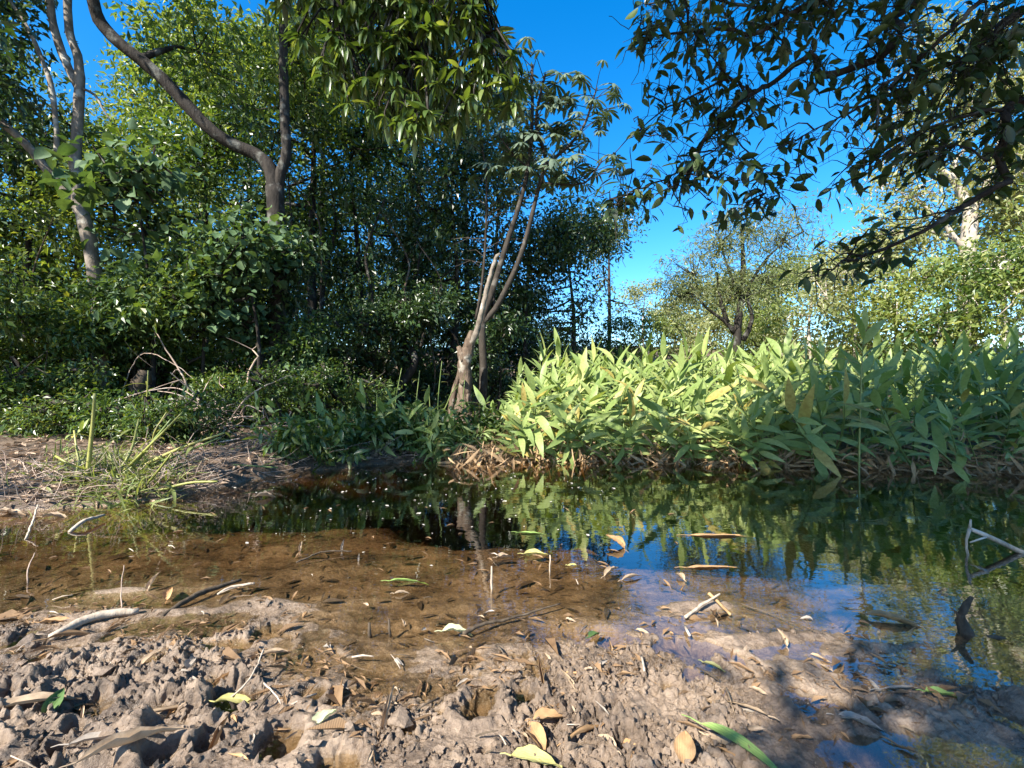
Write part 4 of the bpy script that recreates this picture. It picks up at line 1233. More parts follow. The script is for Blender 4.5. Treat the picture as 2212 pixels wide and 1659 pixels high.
# singular plants
tall = ginger_kind(1.55, 12, .42, 201, lean=.04, first=.5)
px = spot(1855, 900, 4.75)
ginger(px[0], px[1], tall, .3, 1.0, 'tallest ginger lily standing above the thicket with spread leaves', None, True)
px = spot(1690, 990, 5.0)
bent = ginger_kind(1.7, 11, .2, 202, lean=.1, first=.2)
ginger(px[0] + .15, px[1] + .1, bent, 2.0, 1.0, 'fallen ginger cane leaning across the sunlit thicket, leaves hanging', None, True, (.15, -1.05))
px = spot(2060, 1000, 4.6)
ginger(px[0] + .3, px[1], ginger_kind(1.3, 9, .1, 203, lean=.1), 1.0, .95, 'bent bluish ginger cane drooping over the water in the shade', None, True, (.2, -1.0))
ginger(px[0] - .1, px[1] + .25, ginger_kind(1.2, 9, .1, 204, lean=.1), 2.0, .95, 'drooping ginger cane with big shiny leaves beside the bent bluish one', None, True, (.35, -.75))
# small ginger shoots on the opposite bank
SH = 'small leafy shoots on the far bank'
for i, (u, v, d, s_) in enumerate([(560, 975, 5.4, .5), (600, 990, 5.2, .55), (635, 965, 5.6, .5), (660, 985, 5.2, .45), (740, 985, 5.6, .7), (770, 995, 5.45, .7), (800, 985, 5.6, .75), (835, 995, 5.5, .7), (880, 985, 5.7, .7), (915, 1000, 5.5, .65), (940, 985, 5.7, .6), (700, 960, 5.9, .5), (860, 950, 6.2, .6), (960, 990, 5.6, .6), (20, 1075, 3.6, .4), (130, 1010, 4.4, .35)]):
    p_ = spot(u, v, d)
    ginger(p_[0], p_[1], low_kinds[i % 3], rng.uniform(0, 6.28), s_, 'small leafy green shoot growing at the edge of the far bank', SH, True, (.25 + rng.normal(0, .2), rng.normal(0, .3)), dead=False)

# ------------------------------------------------------------------ cut stalks on the near end of the far bank
ST = 'yellow-green stalks in the trampled clump'
stalks = [((187, 1075), (205, 850), 3.75, .013, 'upright cut stalk, tallest of the trampled clump on the bank'), ((250, 1075), (395, 890), 3.9, .009, None), ((265, 1070), (370, 905), 3.9, .010, None), ((240, 1080), (300, 905), 3.85, .010, None), ((275, 1060), (485, 935), 4.0, .012, 'long yellow stalk leaning out towards the brush pile'),
          ((285, 1050), (475, 945), 4.1, .009, None), ((230, 1070), (120, 985), 3.8, .010, None), ((180, 1075), (160, 930), 3.75, .008, None), ((350, 1010), (640, 990), 4.7, .008, 'straight green cane lying along the water edge'), ((300, 1085), (370, 980), 3.7, .008, None), ((320, 1090), (470, 1040), 3.7, .009, None),
          ((230, 1085), (150, 1060), 3.6, .008, None), ((310, 960), (320, 800), 5.2, .008, 'thin upright stalk in front of the charred stump'), ((330, 1000), (360, 890), 4.6, .007, None), ((400, 1035), (600, 1010), 4.4, .008, None)]
sl = [strip_leaf('stalk_leaf', .20, .030, bend=.6 + .4 * i, fold=.3, twist=.3 * (i - 1), n=5, shape=.7, seed=300 + i) for i in range(3)]
for m_ in sl:
    m_.materials.append(M['ginger_pale'])
for i, (p0, p1, d, r_, lab) in enumerate(stalks):
    a, c = spot(*p0, d), spot(*p1, d + rng.normal(0, .1))
    a[2] = gz(a[0], a[1]) - .03
    t_ = empty('cut_stalk', a, lab or 'leaning yellow-green stalk of the trampled clump on the bank', 'stalk', ST)
    tbs = Tubes()
    tbs.add([a, (a + c) / 2 + rng.normal(0, .02, 3), c], [r_ * 1.35, r_ * 1.15, r_ * .8], 7, .06, .04)
    obj('stem', tbs.mesh('stem', a), M['yellow_stalk'] if (i + 1) % 3 else M['stalk'], t_)
    for k in range(5):
        f_ = rng.uniform(.15, .95)
        o = a + (c - a) * f_
        az = rng.uniform(0, 6.28)
        lf = obj('leaf', sl[k % 3], None, t_)
        s_ = rng.uniform(.5, 1.2)
        lf.matrix_local = Matrix.Translation(Vector(o - a)) @ leaf_frame((math.cos(az), math.sin(az), rng.uniform(-.2, .8)), (0, 0, 1)).to_4x4() @ Matrix.Diagonal((s_, s_, s_, 1))
# matted grass round their feet
cnt = 900
u_ = rng.normal(265, 75, cnt)
d_ = rng.normal(3.85, .28, cnt)
gx = (u_ - 1106) / FPX * d_
pos = np.stack([gx, d_, height(gx, d_)], -1)
ax = np.stack([rng.normal(.15, .8, cnt), rng.normal(-.1, .6, cnt), rng.uniform(.1, 1.0, cnt)], -1)
v_, f_ = leaf_arrays(pos, ax, rng.normal(0, .6, (cnt, 3)) + [0, 0, 1], rng.uniform(.08, .26, cnt), rng.uniform(.008, .02, cnt), droop=.35, rich=True)
tag(obj('grass', raw_mesh('grass', v_, f_), M['ginger_pale']), 'matted pale grass round the cut stalks', 'grass', kind='stuff')

# dry brush pile
b = spot(470, 905, 5.6)
b[2] = gz(b[0], b[1])
brush = empty('brush_pile', b, 'tangled pile of dry pinkish twigs on the bank', 'brush pile')
for i in range(75):
    a = np.array([rng.normal(0, .36), rng.normal(0, .2), abs(rng.normal(.16, .16))])
    dr = np.array([rng.normal(0, .34), rng.normal(0, .2), rng.normal(.06, .22)])
    tbs = Tubes()
    r_ = rng.uniform(.004, .011)
    c = a + dr + np.array([0, 0, -.06])
    c[2] = max(c[2], 0)
    tbs.add([a, a + dr * .5 + rng.normal(0, .06, 3) + [0, 0, .05], c], [r_, r_ * .8, r_ * .4], 5, .06, cap=False)
    obj('twig', tbs.mesh('twig'), M['twig'], brush)
BR = 'bare dead branches on the far bank'
for i, (pts, d, r_, m_, lab) in enumerate([([(398, 878), (405, 838), (388, 800), (365, 765), (335, 715)], 6.4, .016, 'twig', 'crooked slender bare branch standing in front of the bushes'), ([(520, 865), (540, 800), (560, 770), (545, 755)], 6.6, .018, 'twig', 'pale hooked dead branch above the brush pile'),
                                           ([(480, 900), (540, 855), (620, 812)], 6.0, .012, 'twig', 'straight dead branch poking out of the brush pile'), ([(330, 880), (370, 868), (400, 862)], 6.0, .010, 'twig', 'short dead branch lying before the brush pile'),
                                           ([(860, 955), (880, 945), (900, 948), (935, 935)], 6.3, .012, 'stick', 'pale crooked branch lying on the sunlit litter'), ([(672, 940), (705, 942), (740, 958)], 5.5, .010, 'stick', 'bare hooked branch reaching over the water edge'),
                                           ([(155, 940), (220, 880), (300, 850), (390, 820)], 5.4, .006, 'twig', 'thin arching bramble stem behind the stalk clump'), ([(240, 800), (300, 770), (380, 790), (440, 840)], 6.2, .007, 'twig', 'thin looping bare vine before the bushes'),
                                           ([(945, 905), (975, 850), (985, 830)], 7.2, .010, 'stalk', 'green slanting cane beside the broken trunk')]):
    w = spots(pts, d)
    w[0][2] = min(w[0][2], gz(w[0][0], w[0][1]) + .02)
    tbs = Tubes()
    tbs.add(w, list(np.linspace(r_, r_ * .45, len(w))), 7, .08, .06, .004)
    for k in range(3):
        j = int(rng.integers(1, len(w)))
        e = w[j] + rng.normal(0, .14, 3)
        tbs.add([w[j], (w[j] + e) / 2 + rng.normal(0, .02, 3), e], [r_ * .4, r_ * .3, r_ * .15], 5, .08, cap=False)
    o = obj('dead_branch', tbs.mesh('dead_branch', w[0]), M[m_])
    o.location = w[0]
    tag(o, lab, 'branch', BR)
# thin standing canes on the far bank
for i, (u, v0, v1, d) in enumerate([(895, 930, 800, 6.6), (945, 960, 780, 6.4), (932, 925, 832, 6.8), (850, 925, 795, 6.9), (820, 940, 850, 6.6), (700, 940, 830, 6.6), (870, 960, 870, 6.2), (1010, 930, 820, 7.2), (560, 950, 840, 6.4)]):
    a = spot(u, v0, d)
    a[2] = gz(a[0], a[1]) - .02
    c = spot(u + rng.uniform(-18, 18), v1, d)
    tbs = Tubes()
    tbs.add([a, (a + c) / 2 + rng.normal(0, .02, 3), c], [.009, .008, .005], 6, .1, .04)
    t_ = empty('bare_cane', a, 'thin upright green cane standing in the dark on the bank', 'cane', 'bare canes on the far bank')
    obj('stem', tbs.mesh('stem', a), M['stalk'], t_)
    for k in range(4):
        o = a + (c - a) * rng.uniform(.3, 1)
        az = rng.uniform(0, 6.28)
        lf = obj('leaf', sl[k % 3], None, t_)
        lf.matrix_local = Matrix.Translation(Vector(o - a)) @ leaf_frame((math.cos(az), math.sin(az), .2), (0, 0, 1)).to_4x4() @ Matrix.Diagonal((.6, .6, .6, 1))

for i in range(17):
    x0 = -2.3 + 2.1 * (i + rng.uniform(-.3, .3)) / 17
    y0 = float(np.interp(x0, FAR_X, FAR_Y)) + rng.uniform(.0, .55)
    h0 = rng.uniform(.3, .6)
    bb = np.array([x0, y0, gz(x0, y0) - .02])
    nm = ('beside the brush pile', 'below the forked tree', 'below the sunlit litter', 'near the broken trunk')[min(3, i * 4 // 17)]
    t_ = empty('bank_plant', bb, 'low leafy plant spilling to the water ' + nm, 'plant', 'low leafy plants on the far bank ' + nm)
    tbs = Tubes()
    for k in range(7):
        e = bb + np.array([rng.normal(0, .2), rng.normal(-.08, .16), h0 * rng.uniform(.4, 1)])
        tbs.add([bb + rng.normal(0, .02, 3), (bb + e) / 2 + [0, 0, .08], e], [.005, .004, .002], 5, .1, cap=False)
    obj('stem', tbs.mesh('stem', bb), M['stalk'], t_)["kind"] = "stuff"
    ps, ax, nr, L, W, c = crown_leaves([(x0, y0 - .04, bb[2] + h0 * .45, .30, .22, h0 * .5)], 330, (.10, .07, .14)[i % 3], 9, .09, (.34, .5, .22)[i % 3], .3)
    v_, f_ = leaf_arrays(ps, ax, nr, L, W, rich=True, droop=.3)
    obj('foliage', raw_mesh('foliage', v_ - bb, f_), M[('under', 'forest', 'ginger')[i % 3]], t_)["kind"] = "stuff"
# dry tangle over the bank
tg = Tubes()
for i in range(900):
    x0 = rng.uniform(-4.2, -.2)
    y0 = float(np.interp(x0, FAR_X, FAR_Y)) + abs(rng.normal(.15, .55))
    a = np.array([x0, y0, gz(x0, y0)])
    dr = np.array([rng.normal(0, .25), rng.normal(0, .2), abs(rng.normal(.08, .12))])
    r_ = rng.uniform(.0015, .004)
    tg.add([a, a + dr * .5 + rng.normal(0, .04, 3), a + dr], [r_, r_ * .8, r_ * .4], 4, .08, cap=False)
tag(obj('dry_undergrowth', tg.mesh('dry_undergrowth'), M['twig']), 'thin dry stems littering the far bank', 'undergrowth', kind='stuff')

# charred stump
a = spot(282, 905, 6.2)
a[2] = gz(a[0], a[1]) - .08
tbs = Tubes()
c = spot(312, 800, 6.2)
tbs.add([a, a * .6 + c * .4 + [-.02, 0, 0], c * .85 + a * .15, c], [.13, .105, .10, .06], 12, .06, .12, .01)
tbs.add([a * .5 + c * .5, a * .3 + c * .7 + [.12, 0, .05]], [.05, .02], 8, .05, .12)
o = obj('stump', tbs.mesh('stump', a), M['twig_dark'])
o.location = a
tag(o, 'dark charred leaning stump on the bank behind the stalks', 'stump')

# bank litter
cnt = 5200
x_ = rng.uniform(-6.5, 1.2, cnt)
y_ = np.interp(x_, FAR_X, FAR_Y) + np.abs(rng.normal(0, 1.6, cnt)) - .02
pos = np.stack([x_, y_, height(x_, y_) + .008], -1)
an = rng.uniform(0, 6.28, cnt)
L = rng.uniform(.05, .13, cnt)
v_, f_ = leaf_arrays(pos, np.stack([np.cos(an), np.sin(an), rng.normal(.1, .25, cnt)], -1), rng.normal(0, .35, (cnt, 3)) + [0, 0, 1], L, L * rng.uniform(.25, .5, cnt), fold=.3)
tag(obj('leaf_litter', raw_mesh('leaf_litter', v_, f_, False), M['litter']), 'dry brown leaf litter strewn over the far bank', 'leaf litter', kind='stuff')
# dead leaf mat under the ginger thicket, hanging to the water
cnt = 4200
x_ = rng.uniform(-.7, 7.0, cnt)
y_ = np.interp(x_, FAR_X, FAR_Y) + rng.normal(-.18, .20, cnt)
pos = np.stack([x_, y_, np.maximum(height(x_, y_), -.01) + np.abs(rng.normal(.05, .10, cnt))], -1)
ax = np.stack([rng.normal(0, .7, cnt), rng.normal(-.3, .6, cnt), rng.normal(-.5, .5, cnt)], -1)
v_, f_ = leaf_arrays(pos, ax, rng.normal(0, 1, (cnt, 3)) + [0, -.5, .6], rng.uniform(.12, .32, cnt), rng.uniform(.012, .04, cnt), droop=.3, rich=True)
tag(obj('withered_leaves', raw_mesh('withered_leaves', v_, f_), M['straw']), 'withered straw-brown leaves matted along the foot of the ginger thicket', 'dead leaves', kind='stuff')
# drowned litter on the pond bed
cnt = 2800
x_ = rng.uniform(-3.4, 2.2, cnt)
y_ = rng.uniform(1.6, 4.2, cnt)
zz = height(x_, y_)
k_ = zz < -.004
x_, y_, zz = x_[k_], y_[k_], zz[k_]
cnt = len(x_)
an = rng.uniform(0, 6.28, cnt)
L = rng.gamma(2.5, .018, cnt) + .015
v_, f_ = leaf_arrays(np.stack([x_, y_, zz + .003], -1), np.stack([np.cos(an), np.sin(an), rng.normal(.05, .12, cnt)], -1), rng.normal(0, .2, (cnt, 3)) + [0, 0, 1], L, L * rng.uniform(.08, .32, cnt), rich=True)
tag(obj('drowned_litter', raw_mesh('drowned_litter', v_, f_), M['sunk']), 'dark rotting leaves lying on the bed of the shallow water', 'leaf litter', kind='stuff')

# fine rotten debris gathered along the near waterline
cnt = 2600
x_ = rng.uniform(-2.4, 1.7, cnt)
y_ = np.interp(x_, NEAR_X, NEAR_Y) - .16 + rng.normal(0, .16, cnt)
zz = height(x_, y_)
k_ = (zz > -.012) & (zz < .03) & (perlin(x_ * 4, y_ * 4, 61) > -.1)
x_, y_, zz = x_[k_], y_[k_], zz[k_]
cnt = len(x_)
an = rng.uniform(0, 6.28, cnt)
L = rng.gamma(2.0, .012, cnt) + .008
v_, f_ = leaf_arrays(np.stack([x_, y_, np.maximum(zz, 0) + .003], -1), np.stack([np.cos(an), np.sin(an), rng.normal(.1, .3, cnt)], -1), rng.normal(0, .4, (cnt, 3)) + [0, 0, 1], L, L * rng.uniform(.08, .4, cnt), fold=.3)
tag(obj('shore_debris', raw_mesh('shore_debris', v_, f_, False), M['brown']), 'fine dark plant debris washed up along the near waterline', 'debris', kind='stuff')

# crumbs of mud on the trampled shore
ico_v = np.array([(-.526, .851, 0), (.526, .851, 0), (-.526, -.851, 0), (.526, -.851, 0), (0, -.526, .851), (0, .526, .851), (0, -.526, -.851), (0, .526, -.851), (.851, 0, -.526), (.851, 0, .526), (-.851, 0, -.526), (-.851, 0, .526)])
ico_f = np.array([(0, 11, 5), (0, 5, 1), (0, 1, 7), (0, 7, 10), (0, 10, 11), (1, 5, 9), (5, 11, 4), (11, 10, 2), (10, 7, 6), (7, 1, 8), (3, 9, 4), (3, 4, 2), (3, 2, 6), (3, 6, 8), (3, 8, 9), (4, 9, 5), (2, 4, 11), (6, 2, 10), (8, 6, 7), (9, 8, 1)])
cnt = 12000
x_ = rng.uniform(-2.2, 1.5, cnt)
y_ = rng.uniform(.95, 1.9, cnt)
zz = height(x_, y_)
k_ = (zz > .012) & (rng.random(cnt) < np.where(x_ > .6, .35, 1.0)) & (perlin(x_ * 5, y_ * 5, 51) > -.25)
x_, y_, zz = x_[k_], y_[k_], zz[k_]
cnt = len(x_)
sz = rng.gamma(1.6, .0019, cnt) + .0014
v_ = ico_v[None] * (1 + rng.normal(0, .38, (cnt, 12, 1))) * sz[:, None, None] * rng.uniform(.6, 1.3, (cnt, 1, 3)) + np.stack([x_, y_, zz + sz * .3], -1)[:, None]
f_ = (ico_f[None] + (np.arange(cnt) * 12)[:, None, None]).reshape(-1, 3)
tag(obj('mud_crumbs', raw_mesh('mud_crumbs', v_, f_, False), M['ground']), 'loose crumbs of drying mud over the churned shore', 'mud', kind='stuff')

# ------------------------------------------------------------------ fallen leaves and sticks on the near mud
def fallen(u, v, L, W, mat, label, rz, group=None, tilt=0.0, roll=0.0, bend=.5, curl=.5, twist=.2, shape=.75, lift=.012, name='fallen_leaf', notch=.045, stalk=True):
    lift = lift * .6
    d = CAM_H * FPX / (v - 829.5)
    for _ in range(3):
        x = (u - 1106) / FPX * d
        d = (CAM_H - gz(x, d)) * FPX / (v - 829.5) if gz(x, d) > 0 else d
    x = (u - 1106) / FPX * d
    z = max(gz(x, d), 0.0) + lift
    L, W = L * .9, W * .95
    me = strip_leaf(name, L, W, bend=bend * .7, fold=.15, twist=twist, n=9, shape=shape, curl=curl, notch=notch, seed=int(u + v))
    me.transform(Matrix.Translation((0, -L * .5, 0)))
    o = obj(name, me, M[mat])
    o.matrix_world = Matrix.Translation((x, d, z)) @ Matrix.Rotation(rz, 4, 'Z') @ Matrix.Rotation(tilt, 4, 'X') @ Matrix.Rotation(roll, 4, 'Y')
    tag(o, label, 'leaf', group)
    if stalk:
        tbs = Tubes()
        tbs.add([(0, -L * .5, 0), (0, -L * .62, .004), (0, -L * .72, .002)], [.0022, .0016, .0012], 5, .02, cap=False)
        obj('leaf_stalk', tbs.mesh('leaf_stalk'), M[mat], o)
    return o


H = math.pi
fallen(520, 1478, .15, .040, 'yellow', 'yellow-green curled leaf under a thin stick on the mud', -1.45, bend=1.0, curl=1.0, lift=.03)
fallen(495, 1470, .10, .030, 'orange', 'small orange-brown leaf tucked beside the curled yellow leaf', -.6, curl=.9, lift=.02)
fallen(990, 1372, .13, .050, 'pale', 'pale speckled green leaf arched at the edge of the shallow water', -1.35, bend=.9, curl=.6, lift=.035)
fallen(835, 1560, .28, .032, 'tan', 'long twisted tan leaf standing up from a pit in the mud', .10, tilt=.35, curl=1.2, twist=.9, lift=.035)
fallen(1170, 1472, .13, .028, 'brown', 'brown curled leaf standing upright by the little pool', .12, tilt=.75, curl=1.3, twist=.4, lift=.05)
fallen(1228, 1470, .10, .024, 'tan', 'slim tan leaf leaning beside the upright brown leaf', .55, tilt=.5, curl=1.2, lift=.03)
fallen(1150, 1585, .17, .055, 'orange', 'big pale orange leaf half folded on the mud', .35, curl=.7, bend=.7, lift=.03)
fallen(1190, 1565, .11, .050, 'orange', 'orange leaf crossing behind the half-folded big one', -1.3, curl=.4, lift=.03)
fallen(1265, 1590, .15, .030, 'orange', 'long rolled orange leaf lying aslant', -.95, curl=1.5, lift=.025)
fallen(1310, 1612, .08, .030, 'tan', 'small tan forked leaf below the rolled orange one', .5, curl=.8, lift=.02)
fallen(1352, 1620, .075, .042, 'orange', 'small oval orange leaf lying flat', .5, curl=.3, lift=.02)
fallen(1480, 1632, .09, .055, 'orange', 'bright orange leaf tilted up near the long green leaf', -.35, tilt=.5, curl=.4, lift=.035)
fallen(1612, 1618, .23, .046, 'green', 'long smooth green leaf lying on the wet mud', -2.25, bend=.8, curl=.35, lift=.03, notch=.004)
fallen(1590, 1610, .16, .038, 'tan', 'pinkish dry leaf lying under the long green leaf', -2.2, bend=.5, curl=.3, lift=.012)
fallen(1160, 1655, .13, .050, 'yellow', 'pale yellow leaf at the very bottom of the mud', -1.7, curl=.4, lift=.03)
fallen(1285, 1375, .075, .035, 'dkgreen', 'dark green leaf half sunk in the tiny pool', -.9, curl=.6, lift=.012)
fallen(1545, 1450, .08, .022, 'yellow', 'narrow yellow-green leaf at the rim of the shallow', -2.2, curl=.7, lift=.015)
fallen(1575, 1510, .13, .022, 'tan', 'shrivelled stringy tan leaf with curled strands', -.3, curl=1.5, twist=1.5, lift=.025)
fallen(1605, 1530, .14, .020, 'tan', 'long shrivelled strand beside the stringy tan leaf', .75, curl=1.4, twist=1.2, lift=.02)
fallen(1550, 1530, .09, .016, 'tan', 'short shrivelled strand under the stringy tan leaf', -.1, curl=1.4, lift=.02)
fallen(2040, 1508, .11, .036, 'green', 'yellowing green leaf in the shade of the bank', -1.75, curl=.5, lift=.02)
fallen(1885, 1480, .16, .016, 'grey', 'pale grey bent strip arching over the mud', -.25, tilt=.4, bend=1.6, curl=.6, lift=.03)
fallen(1960, 1490, .20, .014, 'grey', 'long pale strip lying towards the yellowing leaf', -1.4, bend=.5, curl=.6, lift=.02)
fallen(1160, 1198, .16, .060, 'yellow', 'yellow broad leaf floating out on the shallow water', -1.5, bend=.3, curl=.4, lift=.010)
fallen(1090, 1205, .10, .05, 'tan', 'tan leaf floating beside the broad yellow leaf', -1.2, bend=.4, curl=.6, lift=.012)
fallen(1150, 1152, .20, .030, 'green', 'thin green leaf floating towards the reflections', -1.65, bend=.2, curl=.3, lift=.006)
fallen(1560, 1157, .42, .05, 'orange', 'long yellow-orange leaf just under the reflections', -1.57, bend=.1, curl=.2, lift=.003)
fallen(1540, 1225, .30, .035, 'orange', 'slim orange leaf floating below the longer one', -1.5, bend=.1, curl=.2, lift=.003)
fallen(1330, 1180, .14, .07, 'orange', 'crumpled orange leaf tilted out of the water', .9, tilt=.6, curl=1.2, lift=.05)
fallen(1240, 1222, .07, .03, 'yellow', 'small yellow leaf lying flat in the shallow', -1.4, curl=.3, lift=.006)
fallen(885, 1255, .20, .028, 'green', 'narrow olive leaf floating in the shallow', -1.45, curl=.6, twist=.8, lift=.008)
fallen(1320, 1240, .12, .045, 'tan', 'curled tan leaf with a raised stalk on the mud islet', -.9, tilt=.3, curl=.9, lift=.03)
fallen(1365, 1250, .12, .03, 'tan', 'second curled tan leaf on the mud islet', -1.2, tilt=.2, curl=.9, lift=.02)
fallen(75, 1505, .22, .05, 'tan', 'large tan leaf lying at the edge of the clods', -1.05, curl=.5, lift=.025)
fallen(325, 1430, .11, .034, 'tan', 'pointed tan leaf standing among clods', -.35, tilt=.4, curl=.6, lift=.03)
fallen(118, 1530, .09, .045, 'dkgreen', 'green leaf standing on edge in the clods', .1, tilt=.6, curl=.5, roll=.5, lift=.04)
fallen(350, 1545, .30, .024, 'tan', 'long narrow rolled tan leaf lying aslant over the clods', -.95, curl=1.4, twist=.4, lift=.03)
fallen(290, 1610, .22, .050, 'tan', 'broad curled tan leaf at the bottom of the clods', -.75, curl=.9, lift=.03)
fallen(235, 1600, .17, .036, 'grey', 'greyish leaf lying under the broad curled one', -1.2, curl=.6, lift=.02)
fallen(470, 1570, .13, .034, 'brown', 'brown upright curled leaf in the shade of a clod', .1, tilt=.6, curl=1.2, lift=.04)
fallen(700, 1565, .08, .045, 'pale', 'pale yellow-green bent leaf beside a pit', -.6, tilt=.3, curl=.6, lift=.03)
fallen(415, 1440, .07, .045, 'grey', 'rounded pale grey leaf among clods', .2, tilt=.3, curl=.8, lift=.03)
fallen(600, 1415, .10, .028, 'tan', 'pale tan leaf near the water-side clods', -1.2, curl=.8, lift=.02)
fallen(130, 1345, .14, .04, 'orange', 'orange leaf lying on the low mud tongue', -1.3, curl=.5, lift=.015)
fallen(170, 1375, .18, .03, 'brown', 'slim rust-brown leaf arched over wet mud', -.9, bend=1.2, curl=.9, lift=.035)
fallen(40, 1335, .20, .09, 'brown', 'flat brown leaf half sunk at the water edge', -1.4, curl=.2, lift=.006)
fallen(330, 1270, .10, .034, 'tan', 'pale leaf tip standing out of the water', -.2, tilt=1.0, curl=.9, lift=.05)
fallen(365, 1290, .09, .05, 'orange', 'small orange leaf leaning below the pale leaf tip', .4, tilt=.5, curl=.7, lift=.03)
fallen(120, 1118, .16, .08, 'tan', 'pale leaf lying at the bank edge beside shoots', -1.3, curl=.5, lift=.02)
fallen(20, 1110, .22, .10, 'tan', 'broad whitish leaf at the end of the bank', -1.4, curl=.4, lift=.02)
fallen(575, 1015, .16, .09, 'tan', 'pale pinkish leaf floating by the green cane', -1.1, curl=.6, lift=.03)
fallen(650, 1190, .07, .03, 'tan', 'pale spike-like leaf tip in the shallow', .05, tilt=1.2, curl=1.0, lift=.04)
fallen(740, 1190, .08, .026, 'grey', 'whitish curled leaf tip standing in the water', .0, tilt=1.2, curl=1.1, lift=.045)
fallen(775, 1212, .05, .02, 'grey', 'tiny whitish leaf tip standing beside another', .1, tilt=1.2, curl=1.1, lift=.03)
fallen(870, 1283, .08, .024, 'tan', 'slim pale leaf rolled up on the sand', -1.3, curl=1.3, lift=.01)
fallen(1860, 1565, .12, .04, 'grey', 'shaded grey leaf at the rim of the dark puddle', -1.9, curl=.6, lift=.015)
fallen(1470, 1250, .06, .04, 'tan', 'little crumpled tan leaf on wet sand', .4, tilt=.4, curl=1.1, lift=.02)
fallen(1690, 1385, .07, .04, 'tan', 'brown crumpled leaf with a white stub at the water rim', .1, tilt=.8, curl=1.2, lift=.035)
fallen(1940, 1345, .22, .06, 'orange', 'orange-brown leaf strip lying in the dark water', -2.0, curl=.6, lift=.02)
# scatter of small crumbs of leaf, alike
SM = {'tan': 'small dry tan leaf scrap scattered on the churned mud', 'orange': 'small rusty leaf scrap scattered on the churned mud', 'grey': 'small greyish leaf scrap scattered on the churned mud', 'brown': 'small dark brown leaf scrap scattered on the churned mud'}
for i in range(110):
    k_ = ('tan', 'orange', 'grey', 'brown')[int(rng.choice(4, p=[.4, .12, .23, .25]))]
    fallen(rng.uniform(20, 2000), rng.uniform(1300, 1650), rng.uniform(.03, .075), rng.uniform(.008, .024), k_, SM[k_], rng.uniform(-3, 3), 'scraps of ' + k_ + ' leaf on the mud', tilt=rng.normal(.05, .25), roll=rng.normal(0, .3), bend=rng.normal(.1, .3), curl=rng.uniform(.4, 1.5), twist=rng.normal(0, .9), lift=.005, stalk=False)
for i in range(60):
    fallen(rng.uniform(60, 1500), rng.uniform(1080, 1300), rng.uniform(.04, .09), rng.uniform(.006, .02), 'brown', 'slim dark leaf sliver lying in the shallow water', rng.uniform(-3, 3), 'dark slivers in the shallow water', tilt=rng.normal(.1, .3), curl=rng.uniform(.4, 1.2), lift=.004, stalk=False)


def stick(pts, radii, mat, label, group=None, name='stick', rough=.08):
    w = np.array(pts, float)
    tbs = Tubes()
    tbs.add(w, radii, 7, .02, rough, .0012)
    o = obj(name, tbs.mesh(name, w[0]), M[mat])
    o.location = w[0]
    tag(o, label, 'stick', group)
    return o


def on_mud(u, v, up=.012):
    d = CAM_H * FPX / (v - 829.5)
    for _ in range(3):
        x = (u - 1106) / FPX * d
        d = (CAM_H - max(gz(x, d), 0)) * FPX / (v - 829.5)
    x = (u - 1106) / FPX * d
    return np.array([x, d, max(gz(x, d), 0) + up])


stick([on_mud(495, 1525, .02), on_mud(540, 1475, .05), on_mud(570, 1445, .06)], [.0028, .0025, .002], 'stick', 'thin pale stick lying across the curled yellow leaf')
stick([on_mud(570, 1490, .03), on_mud(590, 1510, .02), on_mud(607, 1530, .012)], [.0025, .002, .002], 'stick', 'short pale stick end below the curled yellow leaf')
stick([on_mud(470, 1290), on_mud(500, 1278, .02), on_mud(550, 1272, .025)], [.004, .006, .005], 'stick', 'pale peeled stick at the tip of the mud tongue')
stick([on_mud(110, 1385), on_mud(200, 1345, .02), on_mud(300, 1325)], [.014, .016, .011], 'stick', 'thick grey stick lying along the wet mud')
stick([on_mud(1000, 1375), on_mud(1050, 1355, .015), on_mud(1110, 1340), on_mud(1210, 1310)], [.008, .006, .005, .003], 'twig_dark', 'dark wet stick reaching from the speckled leaf into the water')
stick([on_mud(1062, 1272, -.02), on_mud(1062, 1272, .03) + [0, 0, .02], on_mud(1062, 1272, .10)], [.005, .005, .003], 'stick', 'short whitish stub standing upright in the shallow')
stick([on_mud(1188, 1235, -.02), on_mud(1188, 1235, .08)], [.004, .003], 'stick', 'thin pale stub standing upright near the curled islet leaves')
stick([on_mud(800, 1372, -.02), on_mud(798, 1372, .045)], [.008, .004], 'twig_dark', 'dark stub standing at the water edge')
stick([on_mud(845, 1370, -.02), on_mud(840, 1368, .05)], [.006, .004], 'twig_dark', 'brown stub leaning beside the dark stub')
stick([on_mud(60, 1260, 0), on_mud(60, 1255, .05), on_mud(75, 1240, .10)], [.003, .003, .002], 'twig', 'thin bent twig rising from the water by the bank')
stick([on_mud(262, 1320, 0), on_mud(262, 1310, .08), on_mud(268, 1305, .16)], [.0025, .002, .0015], 'twig', 'hair-thin twig standing in wet mud')
stick([on_mud(55, 1165, 0), on_mud(70, 1150, .06), on_mud(82, 1135, .13)], [.006, .006, .004], 'stick', 'curved pale stalk sticking out of the water')
stick([on_mud(150, 1150, 0), on_mud(180, 1140, .04), on_mud(225, 1122, .03)], [.010, .012, .008], 'stick', 'pale bent stick floating near the bank')
stick([on_mud(1480, 1340), on_mud(1520, 1320, .03), on_mud(1555, 1305, .05)], [.006, .006, .004], 'stick', 'pale broken stick on the low sandbar')
stick([on_mud(1530, 1300, .03), on_mud(1555, 1315, .02), on_mud(1578, 1335)], [.007, .006, .005], 'orange', 'tan broken stick crossing the pale one on the sandbar')
stick([on_mud(1385, 1430, .02), on_mud(1392, 1460, .015)], [.004, .003], 'stick', 'small straight pale stick on smooth mud')
